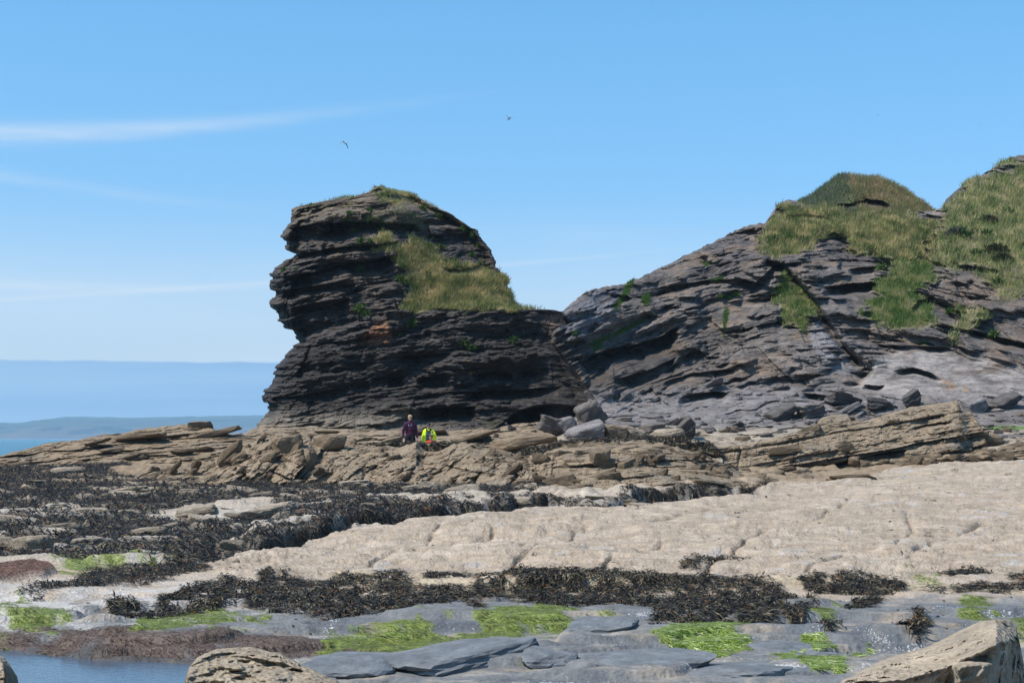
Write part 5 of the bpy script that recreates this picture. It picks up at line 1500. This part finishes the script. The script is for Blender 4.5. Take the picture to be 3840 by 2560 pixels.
def ground_z(x, y):
    i = np.argmin((G[..., 0] - x) ** 2 + (G[..., 1] - y) ** 2); return float(G.reshape(-1, 3)[i, 2])


# walker in the plum fleece
def walker_plum():
    px, y = 1538, 66.0
    top = unproj(px, 1556, y); gz = ground_z(top[0], y)
    H = top[2] - gz; s = H / 1.73
    root = empty('person', (top[0], y, gz))
    tag(root, 'person in plum fleece and black trousers looking down, hands hanging', 'person')
    S = lambda *v: tuple(q * s for q in v)
    hp, T, E, Rm = head_parts(S(.0, -.03, 1.62), s, .45, .38)
    neck = [('cap', S(0, .0, 1.42), S(0, -.015, 1.55), .058 * s, .055 * s)]
    body = [('ell', S(0, .0, 1.18), S(.15, .10, .24)), ('ell', S(0, 0, .95), S(.145, .10, .14))]
    arms = [('cap', S(-.18, 0, 1.38), S(-.27, .01, 1.09), .05 * s, .042 * s), ('cap', S(-.27, .01, 1.09), S(-.245, -.06, .84), .040 * s, .03 * s),
            ('cap', S(.18, 0, 1.38), S(.25, .04, 1.09), .05 * s, .042 * s), ('cap', S(.25, .04, 1.09), S(.275, -.03, .84), .040 * s, .03 * s)]
    legs = [('cap', S(-.09, 0, .92), S(-.12, -.02, .48), .09 * s, .06 * s), ('cap', S(-.12, -.02, .48), S(-.12, .03, .09), .06 * s, .042 * s),
            ('cap', S(.09, 0, .92), S(.16, -.05, .48), .09 * s, .06 * s), ('cap', S(.16, -.05, .48), S(.17, .02, .09), .06 * s, .042 * s)]
    feet = [('ell', S(-.12, -.03, .045), S(.045, .12, .042)), ('ell', S(.17, -.04, .045), S(.045, .12, .042))]
    hands = hand(S(-.245, -.065, .83), (0.05, -.1, -1), (1, -.3, 0), s) + hand(S(.275, -.035, .83), (.1, -.15, -1), (-1, -.3, 0), s)
    addpart('body', solid(hp + neck + body + arms + legs + feet + hands, .0075, 3), M_SKIN, root)
    top_ = [('ell', S(0, .0, 1.20), S(.185, .125, .26)), ('cap', S(-.10, 0, 1.40), S(.10, 0, 1.40), .085 * s, .085 * s), ('cap', S(0, 0, 1.40), S(0, -.01, 1.50), .075 * s, .07 * s), ('ell', S(0, 0, 1.0), S(.175, .125, .12)),
            ('cap', S(-.17, 0, 1.38), S(-.27, .01, 1.09), .075 * s, .062 * s), ('cap', S(-.27, .01, 1.09), S(-.248, -.055, .87), .060 * s, .045 * s),
            ('cap', S(.17, 0, 1.38), S(.25, .04, 1.09), .075 * s, .062 * s), ('cap', S(.25, .04, 1.09), S(.272, -.022, .87), .060 * s, .045 * s)]
    fl = addpart('fleece', solid(top_, .014, 3), M_PLUM, root)
    tz = [('cap', S(-.09, 0, .90), S(-.12, -.02, .48), .118 * s, .085 * s), ('cap', S(-.12, -.02, .48), S(-.12, .03, .10), .08 * s, .065 * s),
          ('cap', S(.09, 0, .90), S(.16, -.05, .48), .118 * s, .085 * s), ('cap', S(.16, -.05, .48), S(.17, .02, .10), .08 * s, .065 * s), ('ell', S(0, 0, .93), S(.175, .125, .10))]
    addpart('trousers', solid(tz, .014, 3), M_BLACK, root)
    addpart('shoe', solid([('ell', S(-.12, -.035, .05), S(.055, .135, .05))], .01, 2), M_SHOE, root)
    addpart('shoe', solid([('ell', S(.17, -.045, .05), S(.055, .135, .05))], .01, 2), M_SHOE, root)
    addpart('hair', solid(hair_mesh(E, s, 'short'), .007, 1), M_HAIRB, root)
    eyes(T, s, root, M_LENS)
    rk = addpart('rucksack', solid([('ell', S(0, .19, 1.22), S(.14, .09, .22))], .016, 2), M_BLACK, root)
    for sx in (-1, 1):
        st = [('cap', S(sx * .125, .02, 1.47), S(sx * .125, -.115, 1.36), .022 * s, .022 * s), ('cap', S(sx * .125, -.115, 1.36), S(sx * .145, -.13, 1.15), .022 * s, .022 * s), ('cap', S(sx * .145, -.13, 1.15), S(sx * .165, .0, 1.05), .022 * s, .02 * s)]
        addpart('strap', solid(st, .01, 1), M_BLACK, rk)
    addpart('chest_print', solid([('ell', S(-.055, -.128, 1.335), S(.022, .010, .012))], .006, 1), M_WHITE, fl)
    addpart('chest_badge', solid([('ell', S(.055, -.125, 1.335), S(.020, .010, .026))], .006, 1), M_CYAN, fl)


walker_plum()


def walker_hivis():
    px, y = 1608, 66.3
    top = unproj(px, 1586, y); gz = ground_z(top[0], y)
    H = top[2] - gz; s = H / 1.62
    root = empty('person', (top[0], y, gz))
    tag(root, 'person in open hi-vis yellow jacket and dark sunglasses, one hand raised to the shoulder', 'person')
    S = lambda *v: tuple(q * s for q in v)
    hs = s * 1.06
    hp, T, E, Rm = head_parts(S(0, -.03, 1.505), hs, .1, .30)
    body = [('cap', S(0, 0, 1.30), S(0, -.02, 1.44), .055 * s, .052 * s), ('ell', S(0, 0, 1.10), S(.145, .10, .22)), ('ell', S(0, 0, .88), S(.14, .10, .13)),
            ('cap', S(-.17, 0, 1.28), S(-.26, .02, 1.02), .048 * s, .04 * s), ('cap', S(-.26, .02, 1.02), S(-.24, -.04, .80), .038 * s, .028 * s),
            ('cap', S(.17, 0, 1.28), S(.29, -.02, 1.03), .048 * s, .04 * s), ('cap', S(.29, -.02, 1.03), S(.19, -.14, 1.16), .038 * s, .028 * s),
            ('cap', S(-.09, 0, .86), S(-.10, -.02, .45), .085 * s, .058 * s), ('cap', S(-.10, -.02, .45), S(-.10, .02, .08), .055 * s, .04 * s),
            ('cap', S(.09, 0, .86), S(.10, -.02, .45), .085 * s, .058 * s), ('cap', S(.10, -.02, .45), S(.10, .02, .08), .055 * s, .04 * s), ('ell', S(-.10, -.03, .04), S(.04, .11, .04)), ('ell', S(.10, -.03, .04), S(.04, .11, .04))]
    hands = hand(S(-.24, -.045, .79), (0, -.1, -1), (1, -.3, 0), s) + hand(S(.185, -.145, 1.165), (-.35, -.25, .9), (-.9, 0, -.4), s)
    addpart('body', solid(hp + body + hands, .0075, 3), M_SKIN, root)
    jy = addpart('jersey', solid([('ell', S(0, -.005, 1.10), S(.165, .118, .25)), ('cap', S(-.09, 0, 1.30), S(.09, 0, 1.30), .08 * s, .08 * s), ('ell', S(0, 0, .90), S(.16, .12, .12))], .014, 3), M_BLACK, root)
    for k, z in enumerate((1.22, 1.15, 1.08, 1.0, .93)):
        pp = [('cap', S(-.11, -.112, z), S(.11, -.112, z), .010 * s, .010 * s), ('cap', S(-.06, -.118, z), S(.06, -.118, z), .011 * s, .011 * s)]
        addpart('jersey_stripe', solid(pp, .007, 0), M_CYAN if k == 1 else M_STRIPE, jy)
    for sx in (-1, 1):
        jk = [('cap', S(sx * .13, .02, 1.30), S(sx * .17, .02, 1.28), .085 * s, .08 * s), ('cap', S(sx * .15, .03, 1.25), S(sx * .185, .0, .78), .085 * s, .085 * s), ('cap', S(sx * .14, -.07, 1.24), S(sx * .175, -.09, .78), .05 * s, .055 * s)]
        if sx < 0: jk += [('cap', S(-.17, 0, 1.28), S(-.265, .02, 1.02), .078 * s, .068 * s), ('cap', S(-.265, .02, 1.02), S(-.245, -.035, .83), .062 * s, .05 * s)]
        else: jk += [('cap', S(.17, 0, 1.28), S(.295, -.02, 1.03), .078 * s, .072 * s), ('cap', S(.295, -.02, 1.03), S(.21, -.125, 1.13), .07 * s, .052 * s), ('ell', S(.29, -.03, .97), S(.06, .06, .08))]
        addpart('jacket_half', solid(jk, .014, 3), M_HIVIS, root)
    addpart('jacket_back', solid([('ell', S(0, .085, 1.08), S(.19, .05, .30)), ('cap', S(-.07, .05, 1.37), S(.07, .05, 1.37), .035 * s, .035 * s), ('cap', S(-.085, -.03, 1.345), S(0, -.095, 1.30), .022 * s, .018 * s), ('cap', S(.085, -.03, 1.345), S(0, -.095, 1.30), .022 * s, .018 * s), ('cap', S(-.07, .05, 1.37), S(-.085, -.03, 1.345), .03 * s, .022 * s), ('cap', S(.07, .05, 1.37), S(.085, -.03, 1.345), .03 * s, .022 * s)], .012, 2), M_HIVIS, root)
    tz = [('cap', S(-.09, 0, .86), S(-.10, -.02, .45), .108 * s, .08 * s), ('cap', S(-.10, -.02, .45), S(-.10, .02, .09), .075 * s, .06 * s), ('cap', S(.09, 0, .86), S(.10, -.02, .45), .108 * s, .08 * s), ('cap', S(.10, -.02, .45), S(.10, .02, .09), .075 * s, .06 * s)]
    addpart('trousers', solid(tz, .014, 3), M_BLACK, root)
    addpart('shoe', solid([('ell', S(-.10, -.035, .045), S(.05, .125, .045))], .01, 2), M_SHOE, root)
    addpart('shoe', solid([('ell', S(.10, -.035, .045), S(.05, .125, .045))], .01, 2), M_SHOE, root)
    addpart('hair', solid(hair_mesh(E, hs, 'mop'), .007, 1), M_HAIRD, root)
    addpart('sunglasses', solid([E((-.034, -.084, .004), (.030, .010, .020)), E((.034, -.084, .004), (.030, .010, .020)), ('cap', T((-.075, -.04, .008)), T((-.06, -.08, .008)), .006 * hs, .006 * hs), ('cap', T((.075, -.04, .008)), T((.06, -.08, .008)), .006 * hs, .006 * hs), ('cap', T((-.02, -.088, .01)), T((.02, -.088, .01)), .006 * hs, .006 * hs)], .005, 0), M_LENS, root)


M_STRIPE = mat_flat('grey_stripe', (.16, .20, .24), .7, .2)
walker_hivis()


def child_red():
    px, y = 1617, 64.9
    top = unproj(px, 1628, y); gz = ground_z(top[0], y)
    seat = top[2] - .70                                             # seated on a stone
    st = put('boulder', V_PALE[2], (top[0], y + .05, (seat + gz) / 2 - .05), (.75, .55, seat - gz + .14), (0, 0, .3))
    tag(st, 'stone seat under the red-shirted sitter behind the weed', 'boulder')
    root = empty('person', (top[0], y, seat))
    tag(root, 'person in red top sitting low with head bowed, in front of the hi-vis jacket', 'person')
    S = lambda *v: tuple(v)
    hp, T, E, Rm = head_parts((0, -.06, .585), .98, .25, .55)
    body = [('cap', (0, .0, .42), (0, -.03, .52), .048, .046), ('ell', (0, .02, .24), (.125, .09, .20)), ('ell', (0, .0, .08), (.13, .11, .09)),
            ('cap', (-.15, 0, .40), (-.21, -.08, .18), .040, .034), ('cap', (-.21, -.08, .18), (-.13, -.26, .16), .032, .026), ('cap', (.15, 0, .40), (.21, -.08, .18), .040, .034), ('cap', (.21, -.08, .18), (.13, -.26, .16), .032, .026),
            ('cap', (-.08, 0, .08), (-.11, -.34, .10), .075, .055), ('cap', (-.11, -.34, .10), (-.11, -.34, gz - seat + .08), .05, .036), ('cap', (.08, 0, .08), (.11, -.34, .10), .075, .055), ('cap', (.11, -.34, .10), (.11, -.34, gz - seat + .08), .05, .036),
            ('ell', (-.11, -.40, gz - seat + .045), (.04, .10, .04)), ('ell', (.11, -.40, gz - seat + .045), (.04, .10, .04))]
    hands = hand((-.13, -.265, .16), (.7, -.7, -.1), (0, .3, 1), .9) + hand((.13, -.265, .16), (-.7, -.7, -.1), (0, .3, 1), .9)
    addpart('body', solid(hp + body + hands, .0075, 3), M_SKIN, root)
    addpart('shirt', solid([('ell', (0, .02, .26), (.15, .115, .22)), ('cap', (-.12, 0, .40), (.12, 0, .40), .075, .075), ('cap', (-.15, 0, .40), (-.20, -.06, .24), .062, .055), ('cap', (.15, 0, .40), (.20, -.06, .24), .062, .055), ('ell', (0, .01, .08), (.15, .12, .08))], .012, 3), M_RED, root)
    addpart('trousers', solid([('cap', (-.08, 0, .08), (-.11, -.34, .10), .092, .075), ('cap', (-.11, -.34, .10), (-.11, -.34, gz - seat + .10), .07, .055), ('cap', (.08, 0, .08), (.11, -.34, .10), .092, .075), ('cap', (.11, -.34, .10), (.11, -.34, gz - seat + .10), .07, .055)], .012, 3), M_BLACK, root)
    addpart('hair', solid(hair_mesh(E, .98, 'short'), .007, 1), M_HAIRM, root)
    eyes(T, .98, root, M_LENS)


child_red()


# ------------------------------------------------------------------ gulls
M_GULL = mat_attr('gull_plumage', .7, .2, 0)


def gull(px, r, y, span, left, right, yaw, label, bank=0.):
    """left/right: wing polylines (out, fwd, up) as fractions of half span, seen along the flight axis"""
    c = unproj(px, r, y); V, Fq, Cc = [], [], []
    L = span * .42
    prof = [(-.5, .015, .02), (-.42, .05, .012), (-.25, .09, .06), (0, .15, .15), (.25, .13, .13), (.36, .085, .085), (.42, .09, .09), (.47, .07, .07), (.50, .02, .025), (.56, .008, .008)]
    ns = 10
    for (t, rw_, rh) in prof:
        for k in range(ns):
            a = 2 * math.pi * k / ns
            V.append((math.cos(a) * rw_ * L, t * L, math.sin(a) * rh * L + (.02 * L if t > .3 else 0)))
            Cc.append((.75, .75, .75) if t < .49 else (.6, .35, .03))
    for i in range(len(prof) - 1):
        for k in range(ns):
            Fq.append((i * ns + k, i * ns + (k + 1) % ns, (i + 1) * ns + (k + 1) % ns, (i + 1) * ns + k))
    for sgn, w in ((-1, left), (1, right)):
        pts = [(0.02, 0, .05)] + w; b0 = len(V); m = len(pts)
        for i, (o_, f_, u_) in enumerate(pts):
            t = i / (m - 1); ch = lerp(.42, .10, t ** 1.3) * L; th = lerp(.05, .008, t) * L
            col = (.30, .32, .36) if t < .8 else (.02, .02, .022)
            for (cy, cz) in ((.55, 0), (.2, th), (-.45, 0), (.1, -th * .3)):
                V.append((sgn * o_ * span / 2, f_ * span / 2 + cy * ch, u_ * span / 2 + cz)); Cc.append(col if cz >= 0 else (.55, .55, .55) if t < .8 else (.05, .05, .05))
        for i in range(m - 1):
            for k in range(4):
                q = (b0 + i * 4 + k, b0 + i * 4 + (k + 1) % 4, b0 + (i + 1) * 4 + (k + 1) % 4, b0 + (i + 1) * 4 + k)
                Fq.append(q if sgn < 0 else q[::-1])
    V = np.array(V)
    ca, sa = math.cos(bank), math.sin(bank)
    V = np.stack([V[:, 0] * ca - V[:, 2] * sa, V[:, 1], V[:, 0] * sa + V[:, 2] * ca], -1)
    ca, sa = math.cos(yaw), math.sin(yaw)
    V = np.stack([V[:, 0] * ca - V[:, 1] * sa, V[:, 0] * sa + V[:, 1] * ca, V[:, 2]], -1)
    o = make_obj('gull', V + c, np.array(Fq), M_GULL, np.array(Cc), origin=c)
    return tag(o, label, 'gull', 'gulls gliding over the shore')


gull(1291, 536, 150, 1.2, [(.35, .02, -.02), (.6, 0, -.22), (1.0, -.1, -.62)], [(.3, .05, .16), (.55, .08, .12), (.85, -.05, -.30)], -2.2, 'white gull over the sea stack with both wings bent down', .1)
gull(1908, 447, 150, 1.2, [(.35, .02, .20), (.6, 0, .22), (1.25, -.1, -.05)], [(.2, .05, .25), (.35, .08, .42), (.5, 0, .62)], 2.3, 'white gull in mid sky with one wing raised', .05)
gull(3290, 430, 420, 1.3, [(.4, 0, .05), (1., 0, -.2)], [(.4, 0, .1), (1., 0, -.3)], .6, 'tiny pale distant gull high above the knoll')
gull(3678, 467, 420, 1.3, [(.4, 0, -.1), (1., 0, -.35)], [(.4, 0, .15), (1., 0, .1)], -.6, 'tiny distant gull above the right hillside')
gull(3333, 605, 420, .8, [(.4, 0, .0), (1., 0, -.2)], [(.4, 0, .1), (1., 0, .1)], 1.2, 'dark dot-like bird just above the knoll')

# ------------------------------------------------------------------ the far headland across the bay, and the sea air between
HLP = [(-1500, 1600), (-400, 1590), (-60, 1584), (0, 1584), (70, 1586), (130, 1576), (250, 1562), (330, 1562), (500, 1566), (600, 1563), (760, 1560), (900, 1557), (1000, 1556), (1400, 1562), (2200, 1590), (3000, 1630)]
hd = {}


def far_disp(P, PX, R):
    nA = fbm(sc3(P, (.003, .003, .006)), 4, 701); nB = fbm(sc3(P, (.01, .01, .015)), 4, 702)
    hd.update(nA=nA, nB=nB); return 240 * nA + 60 * nB, nA


def far_col(P, PX, R, N, info):
    t = np.clip((R - ci(HLP)(PX)) / (1649 - ci(HLP)(PX)), 0, 1)
    C = np.ones(P.shape, f32) * np.array((.022, .036, .014), f32)
    C = mixc(C, (.05, .075, .025), ss(.18, .08, t) * ss(-.1, .2, hd['nB']))
    C = mixc(C, (.05, .075, .035), ss(-.1, .3, hd['nB']) * ss(.15, .4, t))
    C = mixc(C, (.11, .07, .06), ss(.45, .75, t + .6 * hd['nA'] + .35 * hd['nB']) * .9)
    return C


hl = relief(np.linspace(-1500, 3000, 420), lambda x: x * 0 + 1656., ci(HLP), 60, lambda X, R: 6000 + np.interp(R, [1555, 1575, 1600, 1656], [1240, 640, 240, 0]), far_disp, far_col, jag=2, back=900, drop=120, rnd=6, rnd_m=90, seed=20, jagscale=.03)
headland = make_obj('hills', hl.V, hl.F, M_EARTH, hl.VC)
tag(headland, 'low green headland with pinkish cliffs across the bay', kind='structure')
hz = bpy.data.materials.new('sea_haze'); hz.use_nodes = True
t = hz.node_tree; t.nodes.clear(); g = NB(t)
pv = g.n('ShaderNodeVolumePrincipled'); pv.inputs['Color'].default_value = (.62, .83, 1, 1); pv.inputs['Density'].default_value = HAZE
pv.inputs['Anisotropy'].default_value = .2
o_ = g.n('ShaderNodeOutputMaterial'); t.links.new(pv.outputs[0], o_.inputs['Volume'])
x0, x1, y0, y1, z0, z1 = -9200., 9200., -70., 9200., -20., 150.
hb = make_obj('haze', [(x0, y0, z0), (x1, y0, z0), (x1, y1, z0), (x0, y1, z0), (x0, y0, z1), (x1, y0, z1), (x1, y1, z1), (x0, y1, z1)],
              np.array([[3, 2, 1, 0], [4, 5, 6, 7], [0, 1, 5, 4], [1, 2, 6, 5], [2, 3, 7, 6], [3, 0, 4, 7]]), hz, smooth=False)
tag(hb, 'thin blue sea haze over the bay', kind='stuff')
